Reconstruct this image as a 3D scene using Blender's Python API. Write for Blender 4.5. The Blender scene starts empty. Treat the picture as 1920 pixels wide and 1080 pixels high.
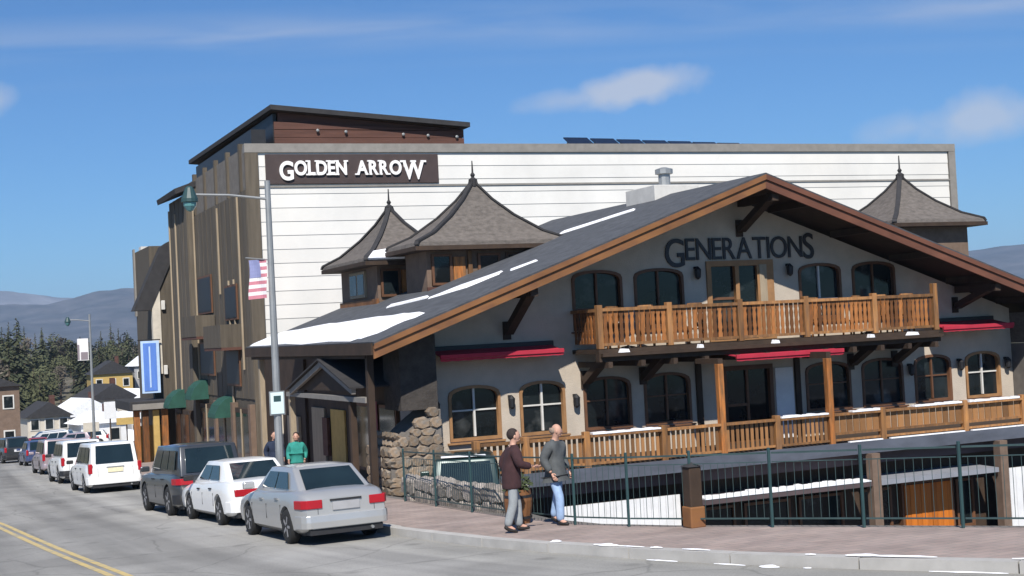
import bpy, bmesh, math, random
from math import radians as R, sin, cos, pi
from mathutils import Vector, Matrix
random.seed(11)
sc = bpy.context.scene
C = sc.collection
# ------------------------------------------------------------------ camera
F_PX, ROLL, HORIZON, YAW, CAM_H = 2570.0, 2.92, 622.0, 23.75, 3.6
_th = math.atan((HORIZON-540)*cos(R(ROLL))/F_PX); _y = R(YAW); _r = R(ROLL)
_fw = Vector((sin(_y)*cos(_th), cos(_y)*cos(_th), sin(_th)))
_rt0 = Vector((cos(_y), -sin(_y), 0)); _up0 = _rt0.cross(_fw)
_rt = cos(_r)*_rt0 - sin(_r)*_up0; _up = sin(_r)*_rt0 + cos(_r)*_up0
cam_data = bpy.data.cameras.new('camera'); cam = bpy.data.objects.new('camera', cam_data); C.objects.link(cam)
cam.matrix_world = Matrix(((_rt.x, _up.x, -_fw.x, 0), (_rt.y, _up.y, -_fw.y, 0), (_rt.z, _up.z, -_fw.z, CAM_H), (0, 0, 0, 1)))
cam_data.sensor_width = 36; cam_data.lens = 36*F_PX/1920; cam_data.clip_end = 20000; cam_data.clip_start = .3
sc.camera = cam
# ------------------------------------------------------------------ sky and sun
SUN_EL, SUN_AZ = 46.0, 25.0          # azimuth: degrees left of the facade normal, behind the camera
sun_from = Vector((-sin(R(SUN_AZ))*cos(R(SUN_EL)), -cos(R(SUN_AZ))*cos(R(SUN_EL)), sin(R(SUN_EL))))
sd = bpy.data.lights.new('sun', 'SUN'); sd.energy = 5.0; sd.angle = R(.53); sd.color = (1, .95, .87)
so = bpy.data.objects.new('sun', sd); C.objects.link(so)
so.rotation_euler = sun_from.to_track_quat('Z', 'Y').to_euler(); so.location = (0, 0, 60)
w = bpy.data.worlds.new('World'); sc.world = w; w.use_nodes = True
nt = w.node_tree; nt.nodes.clear()
def N(t, nt_=None, **k):
    n = (nt_ or nt).nodes.new(t)
    for a, b in k.items(): setattr(n, a, b)
    return n
def wm(op, a, b=None, c=None, clamp=False):
    n = N('ShaderNodeMath', operation=op, use_clamp=clamp)
    for i, x in enumerate((a, b, c)):
        if x is None: continue
        if isinstance(x, (int, float)): n.inputs[i].default_value = x
        else: nt.links.new(x, n.inputs[i])
    return n.outputs[0]
def wdot(a, vec):
    n = N('ShaderNodeVectorMath', operation='DOT_PRODUCT'); nt.links.new(a, n.inputs[0]); n.inputs[1].default_value = vec
    return n.outputs['Value']
sky = N('ShaderNodeTexSky', sky_type='NISHITA', sun_disc=False); sky.sun_elevation = R(SUN_EL); sky.sun_rotation = R(180+SUN_AZ)
sky.altitude = 600; sky.air_density = 1.05; sky.dust_density = .1; sky.ozone_density = 3.0
tc = N('ShaderNodeTexCoord'); D = tc.outputs['Generated']
def dir_px(x, y): return (_fw + _rt*((x-960)/F_PX) - _up*((y-540)/F_PX)).normalized()
nz = N('ShaderNodeTexNoise'); nz.inputs['Scale'].default_value = 34; nz.inputs['Detail'].default_value = 6; nt.links.new(D, nz.inputs['Vector'])
def puff(x, y, wx, wy, tilt, soft, amt):
    d = dir_px(x, y); r = d.cross(Vector((0, 0, 1))).normalized(); u = r.cross(d)
    r2 = cos(R(tilt))*r + sin(R(tilt))*u; u2 = -sin(R(tilt))*r + cos(R(tilt))*u
    a = wm('DIVIDE', wdot(D, r2), wx/F_PX); b = wm('DIVIDE', wdot(D, u2), wy/F_PX)
    q = wm('SQRT', wm('ADD', wm('MULTIPLY', a, a), wm('MULTIPLY', b, b)))
    q = wm('ADD', q, wm('MULTIPLY', wm('SUBTRACT', nz.outputs[0], .5), 1.3))
    m = wm('MULTIPLY', wm('DIVIDE', wm('SUBTRACT', 1.0, q), soft, clamp=True), amt)
    return wm('MULTIPLY', m, wm('GREATER_THAN', wdot(D, d), 0))
clouds = [puff(1190, 165, 165, 38, 6, .6, .68), puff(1075, 186, 110, 26, 5, .7, .4), puff(1840, 222, 190, 52, 3, .75, .6), puff(1700, 240, 110, 34, 3, .8, .35), puff(-15, 188, 40, 34, 0, .8, .5)]
# thin cirrus bands on a high plane, long streaks
dz = N('ShaderNodeSeparateXYZ'); nt.links.new(D, dz.inputs[0])
dcen = dir_px(960, 48); rc = dcen.cross(Vector((0, 0, 1))).normalized(); uc = rc.cross(dcen)
tl = R(-.6); r2 = cos(tl)*rc + sin(tl)*uc; u2 = -sin(tl)*rc + cos(tl)*uc
cx = N('ShaderNodeCombineXYZ'); nt.links.new(wm('MULTIPLY', wdot(D, r2), 5.0), cx.inputs[0]); nt.links.new(wm('MULTIPLY', wdot(D, u2), 46.0), cx.inputs[1])
cn = N('ShaderNodeTexNoise'); cn.inputs['Scale'].default_value = 1.0; cn.inputs['Detail'].default_value = 5; cn.inputs['Distortion'].default_value = .5; nt.links.new(cx.outputs[0], cn.inputs['Vector'])
band = wm('SUBTRACT', 1.0, wm('ABSOLUTE', wm('DIVIDE', wm('ADD', wdot(D, u2), -.001), .02)), clamp=True)
band2 = wm('SUBTRACT', 1.0, wm('ABSOLUTE', wm('DIVIDE', wm('ADD', wdot(D, u2), .026), .007)), clamp=True)
cir = wm('MULTIPLY', wm('MULTIPLY', wm('SUBTRACT', cn.outputs[0], .36), 2.2, clamp=True), wm('ADD', wm('MULTIPLY', band, .46), wm('MULTIPLY', band2, .08)))
cir = wm('MULTIPLY', cir, wm('GREATER_THAN', wdot(D, dcen), 0))
tot = cir
for c in clouds: tot = wm('MAXIMUM', tot, c)
mix = N('ShaderNodeMix', data_type='RGBA'); nt.links.new(tot, mix.inputs['Factor'])
tint = N('ShaderNodeMix', data_type='RGBA', blend_type='MULTIPLY'); tint.inputs['Factor'].default_value = 1
nt.links.new(sky.outputs[0], tint.inputs['A']); tint.inputs['B'].default_value = (.60, 1.03, 1.5, 1)
nt.links.new(tint.outputs['Result'], mix.inputs['A']); mix.inputs['B'].default_value = (9.5, 9.6, 10.2, 1)
bg = N('ShaderNodeBackground'); bg.inputs[1].default_value = .056; nt.links.new(mix.outputs['Result'], bg.inputs[0])
wo = N('ShaderNodeOutputWorld'); nt.links.new(bg.outputs[0], wo.inputs[0])
vs = sc.view_settings; vs.view_transform = 'Standard'; vs.look = 'None'; vs.exposure = .32; vs.gamma = 1; vs.use_curve_mapping = False
sc.cycles.max_bounces = 6; sc.cycles.diffuse_bounces = 3; sc.cycles.volume_bounces = 0

# ------------------------------------------------------------------ materials
MATS = {}
def mat(name, col, rough=.75, var=.18, scale=3., stretch=(1, 1, 1), bump=0., bscale=None, metallic=0., rnd=0., spec=.4, col2=None, thr=.5, wid=.15, s2=1., coat=0.):
    m = bpy.data.materials.new(name); m.use_nodes = True; t = m.node_tree; L = t.links
    p = t.nodes['Principled BSDF']; p.inputs['Roughness'].default_value = rough; p.inputs['Metallic'].default_value = metallic
    p.inputs['Specular IOR Level'].default_value = spec; p.inputs['Coat Weight'].default_value = coat
    co = N('ShaderNodeTexCoord', t); mp = N('ShaderNodeMapping', t); mp.inputs['Scale'].default_value = stretch
    L.new(co.outputs['Object'], mp.inputs[0])
    n1 = N('ShaderNodeTexNoise', t); n1.inputs['Scale'].default_value = scale; n1.inputs['Detail'].default_value = 7; n1.inputs['Roughness'].default_value = .62
    L.new(mp.outputs[0], n1.inputs['Vector'])
    r = N('ShaderNodeMapRange', t); r.inputs[1].default_value = .28; r.inputs[2].default_value = .72; r.inputs[3].default_value = 1-var; r.inputs[4].default_value = 1+var
    L.new(n1.outputs[0], r.inputs[0]); f = r.outputs[0]
    if rnd:
        oi = N('ShaderNodeObjectInfo', t); rr = N('ShaderNodeMapRange', t); rr.inputs[3].default_value = 1-rnd; rr.inputs[4].default_value = 1+rnd
        L.new(oi.outputs['Random'], rr.inputs[0]); mm = N('ShaderNodeMath', t, operation='MULTIPLY'); L.new(f, mm.inputs[0]); L.new(rr.outputs[0], mm.inputs[1]); f = mm.outputs[0]
    base = None
    if col2:
        n2 = N('ShaderNodeTexNoise', t); n2.inputs['Scale'].default_value = scale*s2; n2.inputs['Detail'].default_value = 5; L.new(mp.outputs[0], n2.inputs['Vector'])
        mr = N('ShaderNodeMapRange', t); mr.inputs[1].default_value = thr-wid; mr.inputs[2].default_value = thr+wid; L.new(n2.outputs[0], mr.inputs[0])
        mx = N('ShaderNodeMix', t, data_type='RGBA'); mx.inputs['A'].default_value = (*col, 1); mx.inputs['B'].default_value = (*col2, 1); L.new(mr.outputs[0], mx.inputs['Factor']); base = mx.outputs['Result']
    vm = N('ShaderNodeVectorMath', t, operation='SCALE')
    if base: L.new(base, vm.inputs[0])
    else: vm.inputs[0].default_value = col
    L.new(f, vm.inputs['Scale']); L.new(vm.outputs[0], p.inputs['Base Color'])
    if bump:
        bn = N('ShaderNodeTexNoise', t); bn.inputs['Scale'].default_value = bscale or scale*6; bn.inputs['Detail'].default_value = 4; L.new(mp.outputs[0], bn.inputs['Vector'])
        b = N('ShaderNodeBump', t); b.inputs['Strength'].default_value = bump; b.inputs['Distance'].default_value = .03; L.new(bn.outputs[0], b.inputs['Height']); L.new(b.outputs[0], p.inputs['Normal'])
    MATS[name] = m; return m
mat('stucco', (.47, .405, .33), .9, .12, 1.6, bump=.35, bscale=24)
mat('white_board', (.69, .675, .64), .75, .1, .9, (.5, 1, .35), rnd=.04, bump=.1, bscale=3, col2=(.64, .615, .57), s2=.5, thr=.6)
mat('trim_grey', (.23, .215, .195), .75, .15)
mat('brown_board', (.10, .083, .062), .85, .28, 2.2, (3, 3, .25), rnd=.12)
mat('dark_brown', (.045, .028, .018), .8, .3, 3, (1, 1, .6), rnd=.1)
mat('red_brown', (.095, .042, .03), .8, .25, 2, (.3, 1, 3))
mat('barge_wood', (.26, .115, .04), .65, .35, 2.2, (.5, 1, 1), rnd=.08, col2=(.16, .07, .03), s2=2)
mat('barge_red', (.125, .05, .03), .65, .3, 1.6, (.5, 1, 1), rnd=.08)
mat('orange_wood', (.31, .11, .026), .65, .4, 5, (2, 2, .3), rnd=.55, col2=(.17, .08, .03), s2=1.5)
mat('honey_wood', (.30, .14, .045), .7, .35, 4, (2, 2, .3), rnd=.4, col2=(.2, .105, .05), s2=1.4)
mat('orange_door', (.46, .135, .015), .55, .2, 5, (4, 4, .2), rnd=.18)
mat('pale_wood', (.33, .265, .185), .7, .2, 4, (2, 2, .3), rnd=.15)
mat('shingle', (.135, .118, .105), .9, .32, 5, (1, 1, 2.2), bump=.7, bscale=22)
mat('shaded_pier_shingle', (.05, .043, .038), .9, .35, 5, bump=.6, bscale=18)  # dark wood shingle, darkened further to paint in the left pier's deep shade
mat('asphalt_roof', (.075, .08, .09), .9, .3, 3, bump=.3, bscale=40)
mat('snow', (.84, .85, .88), .85, .08, 3, bump=.8, bscale=9, col2=(.6, .59, .57), thr=.66, wid=.08, s2=1.6)
mat('glass', (.010, .014, .016), .08, .6, .7, spec=.35, rnd=.4, col2=(.07, .075, .075), thr=.64, wid=.06, s2=1.8)  # grey noise patches paint soft reflections into the pane colour
mat('frame_white', (.6, .58, .54), .6, .1)
mat('frame_brown', (.13, .06, .03), .6, .2, rnd=.15)
mat('frame_tan', (.30, .16, .07), .6, .2, rnd=.1)
mat('red_awning', (.40, .022, .045), .8, .12, 3)
mat('black_metal_and_shade', (.02, .02, .022), .5, .2)  # black metal; also stands in for eave shade on the hotel's top storey
mat('sign_brown', (.058, .04, .037), .6, .12)
mat('letter_white', (.84, .82, .8), .6, .04)
mat('letter_black', (.028, .027, .032), .5, .1)
mat('stone', (.27, .195, .13), .9, .3, 4, rnd=.35, bump=.6, bscale=14, col2=(.2, .18, .155), s2=.6)
mat('stone_grey', (.30, .265, .235), .9, .3, 4, rnd=.35, bump=.6, bscale=14)
mat('mortar', (.16, .145, .13), .95, .2)
mat('steel', (.32, .33, .33), .5, .12, metallic=.5)
mat('teal', (.028, .065, .068), .5, .15)
mat('fence_green', (.05, .085, .085), .5, .2, metallic=.2)
mat('teal_glass', (.10, .24, .25), .2, .1)
mat('sign_face', (.62, .74, .74), .5, .05)
mat('solar', (.012, .018, .035), .15, .2)
mat('green_cloth', (.018, .075, .055), .8, .2)
mat('blue_cloth', (.10, .22, .62), .7, .12, 1.5, (3, 3, .5))
mat('pale_blue', (.45, .6, .82), .7, .1)
mat('flag_red', (.58, .22, .27), .8, .1); mat('flag_white', (.8, .78, .78), .8, .05); mat('flag_blue', (.26, .28, .48), .8, .1)
mat('concrete', (.42, .405, .38), .9, .15, 2, rnd=.08)
mat('lot', (.14, .135, .13), .9, .2, 1)
mat('rubber', (.018, .018, .018), .85, .2)
mat('rim', (.42, .42, .44), .35, .15, metallic=.7)
mat('plastic_dark', (.02, .02, .022), .6, .2)
mat('tail_red', (.36, .012, .02), .25, .1)
mat('lamp_clear', (.7, .7, .68), .2, .1)
mat('plate', (.72, .66, .45), .5, .1, 8); mat('plate_white', (.7, .7, .72), .5, .1, 8)
mat('car_glass', (.012, .022, .026), .04, .3, 1.2, spec=.6)
mat('skin', (.52, .30, .22), .6, .08)
mat('maroon', (.045, .02, .022), .9, .25, 12); mat('charcoal', (.085, .092, .095), .9, .2, 12); mat('jeans', (.30, .42, .62), .9, .2, 9)
mat('grey_cloth', (.27, .29, .30), .9, .18, 9); mat('shoe', (.02, .018, .017), .7, .2); mat('hair_dark', (.03, .02, .018), .8, .3, 30); mat('hair_fair', (.30, .22, .17), .8, .3, 30)
mat('teal_cloth', (.03, .24, .20), .9, .2, 9); mat('navy', (.02, .03, .06), .9, .2, 9)
mat('bark', (.07, .05, .035), .95, .3, 6)
mat('needle', (.045, .06, .03), .9, .4, .4, rnd=.35, col2=(.075, .075, .035), s2=2.5)
mat('olive', (.07, .075, .035), .9, .4, .4, rnd=.35)
mat('twig', (.095, .08, .06), .95, .35, .5, rnd=.3)
mat('leaf', (.04, .055, .02), .8, .4, 8)
mat('hillside', (.11, .105, .06), .95, .4, .02, col2=(.16, .14, .11), s2=3)
mat('ochre', (.48, .33, .11), .85, .15, rnd=.05); mat('cream', (.55, .5, .42), .85, .12); mat('house_grey', (.33, .33, .34), .85, .12); mat('house_brown', (.16, .11, .08), .85, .2); mat('house_white', (.7, .7, .7), .85, .08)
mat('roof_dark', (.035, .034, .036), .9, .25)
mat('purple_beam', (.085, .062, .065), .85, .25, 2, (.4, 1, 1))
mat('slate_beam', (.085, .095, .12), .8, .3, 2, (.4, 1, 1))
mat('pent', (.24, .25, .28), .7, .15, 2)
mat('yellow', (.64, .48, .19), .85, .25, 5, col2=(.33, .29, .2), thr=.52, wid=.12)

def carpaint(name, col, rough=.28, metallic=.0):
    return mat(name, col, rough, .05, 1.0, metallic=metallic, spec=.5, coat=.6)
carpaint('paint_silver', (.47, .47, .46), .33, .45); carpaint('paint_white', (.80, .80, .79)); carpaint('paint_dark', (.05, .055, .062), .28, .3)
carpaint('paint_pink', (.40, .33, .35), .35, .4); carpaint('paint_green', (.012, .035, .033), .3, .2); carpaint('paint_blue', (.05, .07, .16), .3, .2); carpaint('paint_red', (.25, .03, .04), .3)

# shingle courses: wave bump along z
def course(m, per, axis='Z', strength=.5, dark=.35):
    t = m.node_tree; L = t.links; p = t.nodes['Principled BSDF']
    co = N('ShaderNodeTexCoord', t); wv = N('ShaderNodeTexWave', t, wave_type='BANDS', bands_direction=axis, wave_profile='SAW')
    wv.inputs['Scale'].default_value = .314/per; wv.inputs['Distortion'].default_value = .6; wv.inputs['Detail'].default_value = 3; wv.inputs['Detail Scale'].default_value = 2.5
    L.new(co.outputs['Object'], wv.inputs['Vector'])
    b = N('ShaderNodeBump', t); b.inputs['Strength'].default_value = strength; b.inputs['Distance'].default_value = .05; L.new(wv.outputs['Fac'], b.inputs['Height'])
    if p.inputs['Normal'].links: L.new(p.inputs['Normal'].links[0].from_socket, b.inputs['Normal'])
    L.new(b.outputs[0], p.inputs['Normal'])
course(MATS['shingle'], .17, 'Z', .55); course(MATS['asphalt_roof'], .08, 'Z', .4)

# road: worn asphalt, lane wear follows the mesh's own UV (across, along)
def road_mat():
    m = bpy.data.materials.new('road'); m.use_nodes = True; t = m.node_tree; L = t.links; p = t.nodes['Principled BSDF']; p.inputs['Roughness'].default_value = .92; p.inputs['Specular IOR Level'].default_value = .25
    uv = N('ShaderNodeUVMap', t); mp = N('ShaderNodeMapping', t); mp.inputs['Scale'].default_value = (1.1, .035, 1); L.new(uv.outputs[0], mp.inputs[0])
    n1 = N('ShaderNodeTexNoise', t); n1.inputs['Scale'].default_value = 1; n1.inputs['Detail'].default_value = 5; L.new(mp.outputs[0], n1.inputs[0])
    cr = N('ShaderNodeValToRGB', t); e = cr.color_ramp.elements; e[0].position = .3; e[0].color = (.22, .215, .205, 1); e[1].position = .72; e[1].color = (.37, .36, .335, 1); L.new(n1.outputs[0], cr.inputs[0])
    # lane bands by distance from the kerb (u in metres)
    sx = N('ShaderNodeSeparateXYZ', t); L.new(uv.outputs[0], sx.inputs[0])
    mr = N('ShaderNodeMapRange', t); mr.inputs[1].default_value = 0; mr.inputs[2].default_value = 14; L.new(sx.outputs[0], mr.inputs[0])
    lane = N('ShaderNodeValToRGB', t); el = lane.color_ramp.elements
    el[0].position = 0; el[0].color = (.95, .95, .93, 1); el[1].position = 1; el[1].color = (.85, .85, .9, 1)
    for pos, v in ((.14, 1.12), (.2, 1.1), (.235, .78), (.27, .8), (.295, .97), (.33, .8), (.36, .98), (.40, .95), (.46, .8), (.55, .92)):
        x = el.new(pos); x.color = (v, v, v, 1)
    L.new(mr.outputs[0], lane.inputs[0])
    mul = N('ShaderNodeMix', t, data_type='RGBA', blend_type='MULTIPLY'); mul.inputs['Factor'].default_value = 1; L.new(cr.outputs[0], mul.inputs['A']); L.new(lane.outputs[0], mul.inputs['B'])
    co = N('ShaderNodeTexCoord', t); n2 = N('ShaderNodeTexNoise', t); n2.inputs['Scale'].default_value = 38; n2.inputs['Detail'].default_value = 3; L.new(co.outputs['Object'], n2.inputs[0])
    n3 = N('ShaderNodeTexNoise', t); n3.inputs['Scale'].default_value = .55; n3.inputs['Detail'].default_value = 6; L.new(co.outputs['Object'], n3.inputs[0])
    ad = N('ShaderNodeMath', t, operation='ADD'); L.new(n2.outputs[0], ad.inputs[0]); L.new(n3.outputs[0], ad.inputs[1])
    m2 = N('ShaderNodeMapRange', t); m2.inputs[1].default_value = .7; m2.inputs[2].default_value = 1.3; m2.inputs[3].default_value = .82; m2.inputs[4].default_value = 1.18; L.new(ad.outputs[0], m2.inputs[0])
    vm = N('ShaderNodeVectorMath', t, operation='SCALE'); L.new(mul.outputs['Result'], vm.inputs[0]); L.new(m2.outputs[0], vm.inputs['Scale'])
    pt = N('ShaderNodeTexNoise', t); pt.inputs['Scale'].default_value = .22; pt.inputs['Detail'].default_value = 2; L.new(co.outputs['Object'], pt.inputs[0])
    pr = N('ShaderNodeMapRange', t); pr.inputs[1].default_value = .56; pr.inputs[2].default_value = .6; pr.inputs[3].default_value = 1; pr.inputs[4].default_value = .86; L.new(pt.outputs[0], pr.inputs[0])
    st = N('ShaderNodeTexVoronoi', t); st.inputs['Scale'].default_value = .9; L.new(co.outputs['Object'], st.inputs[0])
    sr = N('ShaderNodeMapRange', t); sr.inputs[1].default_value = .06; sr.inputs[2].default_value = .2; sr.inputs[3].default_value = .72; sr.inputs[4].default_value = 1; L.new(st.outputs['Distance'], sr.inputs[0])
    pm_ = N('ShaderNodeMath', t, operation='MULTIPLY'); L.new(pr.outputs[0], pm_.inputs[0]); L.new(sr.outputs[0], pm_.inputs[1])
    vm0 = N('ShaderNodeVectorMath', t, operation='SCALE'); L.new(vm.outputs[0], vm0.inputs[0]); L.new(pm_.outputs[0], vm0.inputs['Scale']); vm = vm0
    # cracks
    vo = N('ShaderNodeTexVoronoi', t, feature='DISTANCE_TO_EDGE'); vo.inputs['Scale'].default_value = .33
    nn = N('ShaderNodeMix', t, data_type='RGBA', blend_type='ADD'); nn.inputs['Factor'].default_value = .9; L.new(co.outputs['Object'], nn.inputs['A']); L.new(n3.outputs['Color'], nn.inputs['B']); L.new(nn.outputs['Result'], vo.inputs['Vector'])
    ck = N('ShaderNodeMapRange', t); ck.inputs[1].default_value = .004; ck.inputs[2].default_value = .012; ck.inputs[3].default_value = .8; ck.inputs[4].default_value = 1; L.new(vo.outputs['Distance'], ck.inputs[0])
    v2 = N('ShaderNodeVectorMath', t, operation='SCALE'); L.new(vm.outputs[0], v2.inputs[0]); L.new(ck.outputs[0], v2.inputs['Scale']); L.new(v2.outputs[0], p.inputs['Base Color'])
    b = N('ShaderNodeBump', t); b.inputs['Strength'].default_value = .25; b.inputs['Distance'].default_value = .01; L.new(n2.outputs[0], b.inputs['Height']); L.new(b.outputs[0], p.inputs['Normal'])
    MATS['road'] = m
road_mat()
def paver_mat():
    m = bpy.data.materials.new('paver'); m.use_nodes = True; t = m.node_tree; L = t.links; p = t.nodes['Principled BSDF']; p.inputs['Roughness'].default_value = .9
    co = N('ShaderNodeTexCoord', t); br = N('ShaderNodeTexBrick', t); br.inputs['Scale'].default_value = 1; br.inputs['Brick Width'].default_value = .4; br.inputs['Row Height'].default_value = .2; br.inputs['Mortar Size'].default_value = .012
    br.inputs['Color1'].default_value = (.35, .27, .235, 1); br.inputs['Color2'].default_value = (.30, .235, .21, 1); br.inputs['Mortar'].default_value = (.23, .21, .185, 1)
    L.new(co.outputs['Object'], br.inputs[0])
    n = N('ShaderNodeTexNoise', t); n.inputs['Scale'].default_value = 1.3; n.inputs['Detail'].default_value = 8; L.new(co.outputs['Object'], n.inputs[0])
    r = N('ShaderNodeMapRange', t); r.inputs[1].default_value = .3; r.inputs[2].default_value = .7; r.inputs[3].default_value = .8; r.inputs[4].default_value = 1.2; L.new(n.outputs[0], r.inputs[0])
    vm = N('ShaderNodeVectorMath', t, operation='SCALE'); L.new(br.outputs[0], vm.inputs[0]); L.new(r.outputs[0], vm.inputs['Scale']); L.new(vm.outputs[0], p.inputs['Base Color'])
    MATS['paver'] = m
paver_mat()

# ------------------------------------------------------------------ mesh helpers
class MB:
    def __init__(s): s.v = []; s.f = []
    def add(s, vs_, fs):
        k = len(s.v); s.v += [tuple(v) for v in vs_]; s.f += [tuple(i+k for i in f) for f in fs]; return s
    def box(s, x0, x1, y0, y1, z0, z1):
        return s.add([(x0, y0, z0), (x1, y0, z0), (x1, y1, z0), (x0, y1, z0), (x0, y0, z1), (x1, y0, z1), (x1, y1, z1), (x0, y1, z1)],
                     [(0, 3, 2, 1), (4, 5, 6, 7), (0, 1, 5, 4), (1, 2, 6, 5), (2, 3, 7, 6), (3, 0, 4, 7)])
    def bar(s, p0, p1, w_, h_, up=(0, 0, 1)):
        p0, p1 = Vector(p0), Vector(p1); d = (p1-p0).normalized(); u = Vector(up); a = d.cross(u)
        if a.length < 1e-4: a = d.cross(Vector((0, 1, 0)))
        a.normalize(); b = a.cross(d); a *= w_/2; b *= h_/2
        return s.add([p0-a-b, p0+a-b, p0+a+b, p0-a+b, p1-a-b, p1+a-b, p1+a+b, p1-a+b],
                     [(0, 1, 2, 3), (7, 6, 5, 4), (1, 0, 4, 5), (2, 1, 5, 6), (3, 2, 6, 7), (0, 3, 7, 4)])
    def cyl(s, p0, p1, r0, r1=None, n=10):
        r1 = r0 if r1 is None else r1; p0, p1 = Vector(p0), Vector(p1); d = (p1-p0).normalized(); a = d.orthogonal().normalized(); b = d.cross(a)
        vs_ = []
        for p, r in ((p0, r0), (p1, r1)):
            for i in range(n): vs_.append(p + (a*cos(2*pi*i/n)+b*sin(2*pi*i/n))*r)
        return s.add(vs_, [(i, (i+1) % n, n+(i+1) % n, n+i) for i in range(n)] + [tuple(range(n-1, -1, -1)), tuple(range(n, 2*n))])
    def prism(s, poly, d0, d1, plane='xz'):
        n = len(poly)
        def P(a, b, c): return {'xz': (a, c, b), 'yz': (c, a, b), 'xy': (a, b, c)}[plane]
        vs_ = [P(a, b, d0) for a, b in poly] + [P(a, b, d1) for a, b in poly]
        return s.add(vs_, [tuple(range(n)), tuple(range(2*n-1, n-1, -1))] + [(i, n+i, n+(i+1) % n, (i+1) % n) for i in range(n)])
    def lathe(s, prof, c, n=12, axis='z'):
        vs_ = []
        for r, h in prof:
            for i in range(n):
                a = 2*pi*i/n
                q = (r*cos(a), r*sin(a), h)
                if axis == 'x': q = (h, r*cos(a), r*sin(a))
                if axis == 'y': q = (r*cos(a), h, r*sin(a))
                vs_.append((c[0]+q[0], c[1]+q[1], c[2]+q[2]))
        m = len(prof)
        fs = [(j*n+i, j*n+(i+1) % n, (j+1)*n+(i+1) % n, (j+1)*n+i) for j in range(m-1) for i in range(n)]
        fs += [tuple(range(n-1, -1, -1)), tuple((m-1)*n+i for i in range(n))]
        return s.add(vs_, fs)
    def hull4(s, q, t):                       # quad q extruded by vector t
        t = Vector(t); q = [Vector(a) for a in q]; n = len(q)
        return s.add(q+[a+t for a in q], [tuple(range(n)), tuple(range(2*n-1, n-1, -1))]+[(i, n+i, n+(i+1) % n, (i+1) % n) for i in range(n)])
    def mesh(s, name, bevel=0, seg=2, smooth=False, tri=False):
        bm = bmesh.new(); vv = [bm.verts.new(v) for v in s.v]
        for f in s.f:
            try: bm.faces.new([vv[i] for i in f])
            except ValueError: pass
        bmesh.ops.recalc_face_normals(bm, faces=bm.faces)
        if bevel: bmesh.ops.bevel(bm, geom=list(bm.edges), offset=bevel, segments=seg, affect='EDGES', profile=.5, clamp_overlap=True)
        me = bpy.data.meshes.new(name); bm.to_mesh(me); bm.free()
        if smooth:
            me.polygons.foreach_set('use_smooth', [True]*len(me.polygons))
        return me
INV = {}
def link(name, me, m, parent=None):
    o = bpy.data.objects.new(name, me); C.objects.link(o)
    if m and not me.materials: me.materials.append(MATS[m] if isinstance(m, str) else m)
    if parent is not None:
        o.parent = parent
        if parent.name in INV: o.matrix_parent_inverse = INV[parent.name]
    return o
def B(mb, name, m, parent=None, bevel=0, smooth=False, seg=2): return link(name, mb.mesh(name, bevel, seg, smooth), m, parent)
def box(name, m, parent, *a, bevel=0): return B(MB().box(*a), name, m, parent, bevel)
def tag(o, label=None, cat=None, group=None, kind=None):
    for k, v in (('label', label), ('category', cat), ('group', group), ('kind', kind)):
        if v: o[k] = v
    return o
def thing(name, label, cat, loc=(0, 0, 0), rz=0, group=None, world=False):
    o = bpy.data.objects.new(name, None); C.objects.link(o); o.location = loc; o.rotation_euler = (0, 0, rz); o.empty_display_size = .2
    if world: INV[o.name] = Matrix.Translation(loc).inverted()
    return tag(o, label, cat, group)
def copy_tree(o, parent=None):
    c = o.copy(); C.objects.link(c)
    if parent: c.parent = parent
    for ch in o.children: copy_tree(ch, c)
    return c
def shade_auto(me, ang=40):
    me.polygons.foreach_set('use_smooth', [True]*len(me.polygons))
    bm = bmesh.new(); bm.from_mesh(me)
    for e in bm.edges:
        if len(e.link_faces) == 2 and e.calc_face_angle(0) > R(ang): e.smooth = False
    bm.to_mesh(me); bm.free()
def evalmesh(o):
    dg = bpy.context.evaluated_depsgraph_get(); return bpy.data.meshes.new_from_object(o.evaluated_get(dg))
def gz(y): return 1.06-.047*y if y < 235 else -9.98 + .055*(y-235)
# ------------------------------------------------------------------ ground
KERB = [(19.5, 0), (16.2, 6), (13.2, 10.2), (11.74, 12.5), (10.3, 15.2), (9.2, 18.4), (8.5, 21.5), (8.15, 24.5), (8.02, 28), (7.92, 31), (7.75, 36), (7.5, 43), (7.35, 50), (7.4, 58), (7.55, 66), (7.7, 74), (8.2, 90), (9.0, 110), (10.2, 135), (11.5, 160), (13, 185)]
def kx(y):
    P = KERB
    for (xa, ya), (xb, yb) in zip(P, P[1:]):
        if ya <= y <= yb: return xa+(xb-xa)*(y-ya)/(yb-ya)
    return P[0][0] if y < 0 else P[-1][0]
FEN = [(21.5, 3.2), (17.0, 10.0), (14.1, 14.9), (12.5, 17.75), (11.2, 19.9), (10.6, 21.35), (10.35, 24.2), (10.45, 27.5), (10.55, 30.4), (10.6, 31.5)]
def fx(y):
    P = FEN
    for (xa, ya), (xb, yb) in zip(P, P[1:]):
        if ya <= y <= yb: return xa+(xb-xa)*(y-ya)/(yb-ya)
    return P[0][0] if y < P[0][1] else P[-1][0]
ys = [y for y in range(0, 186, 2)]
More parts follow.
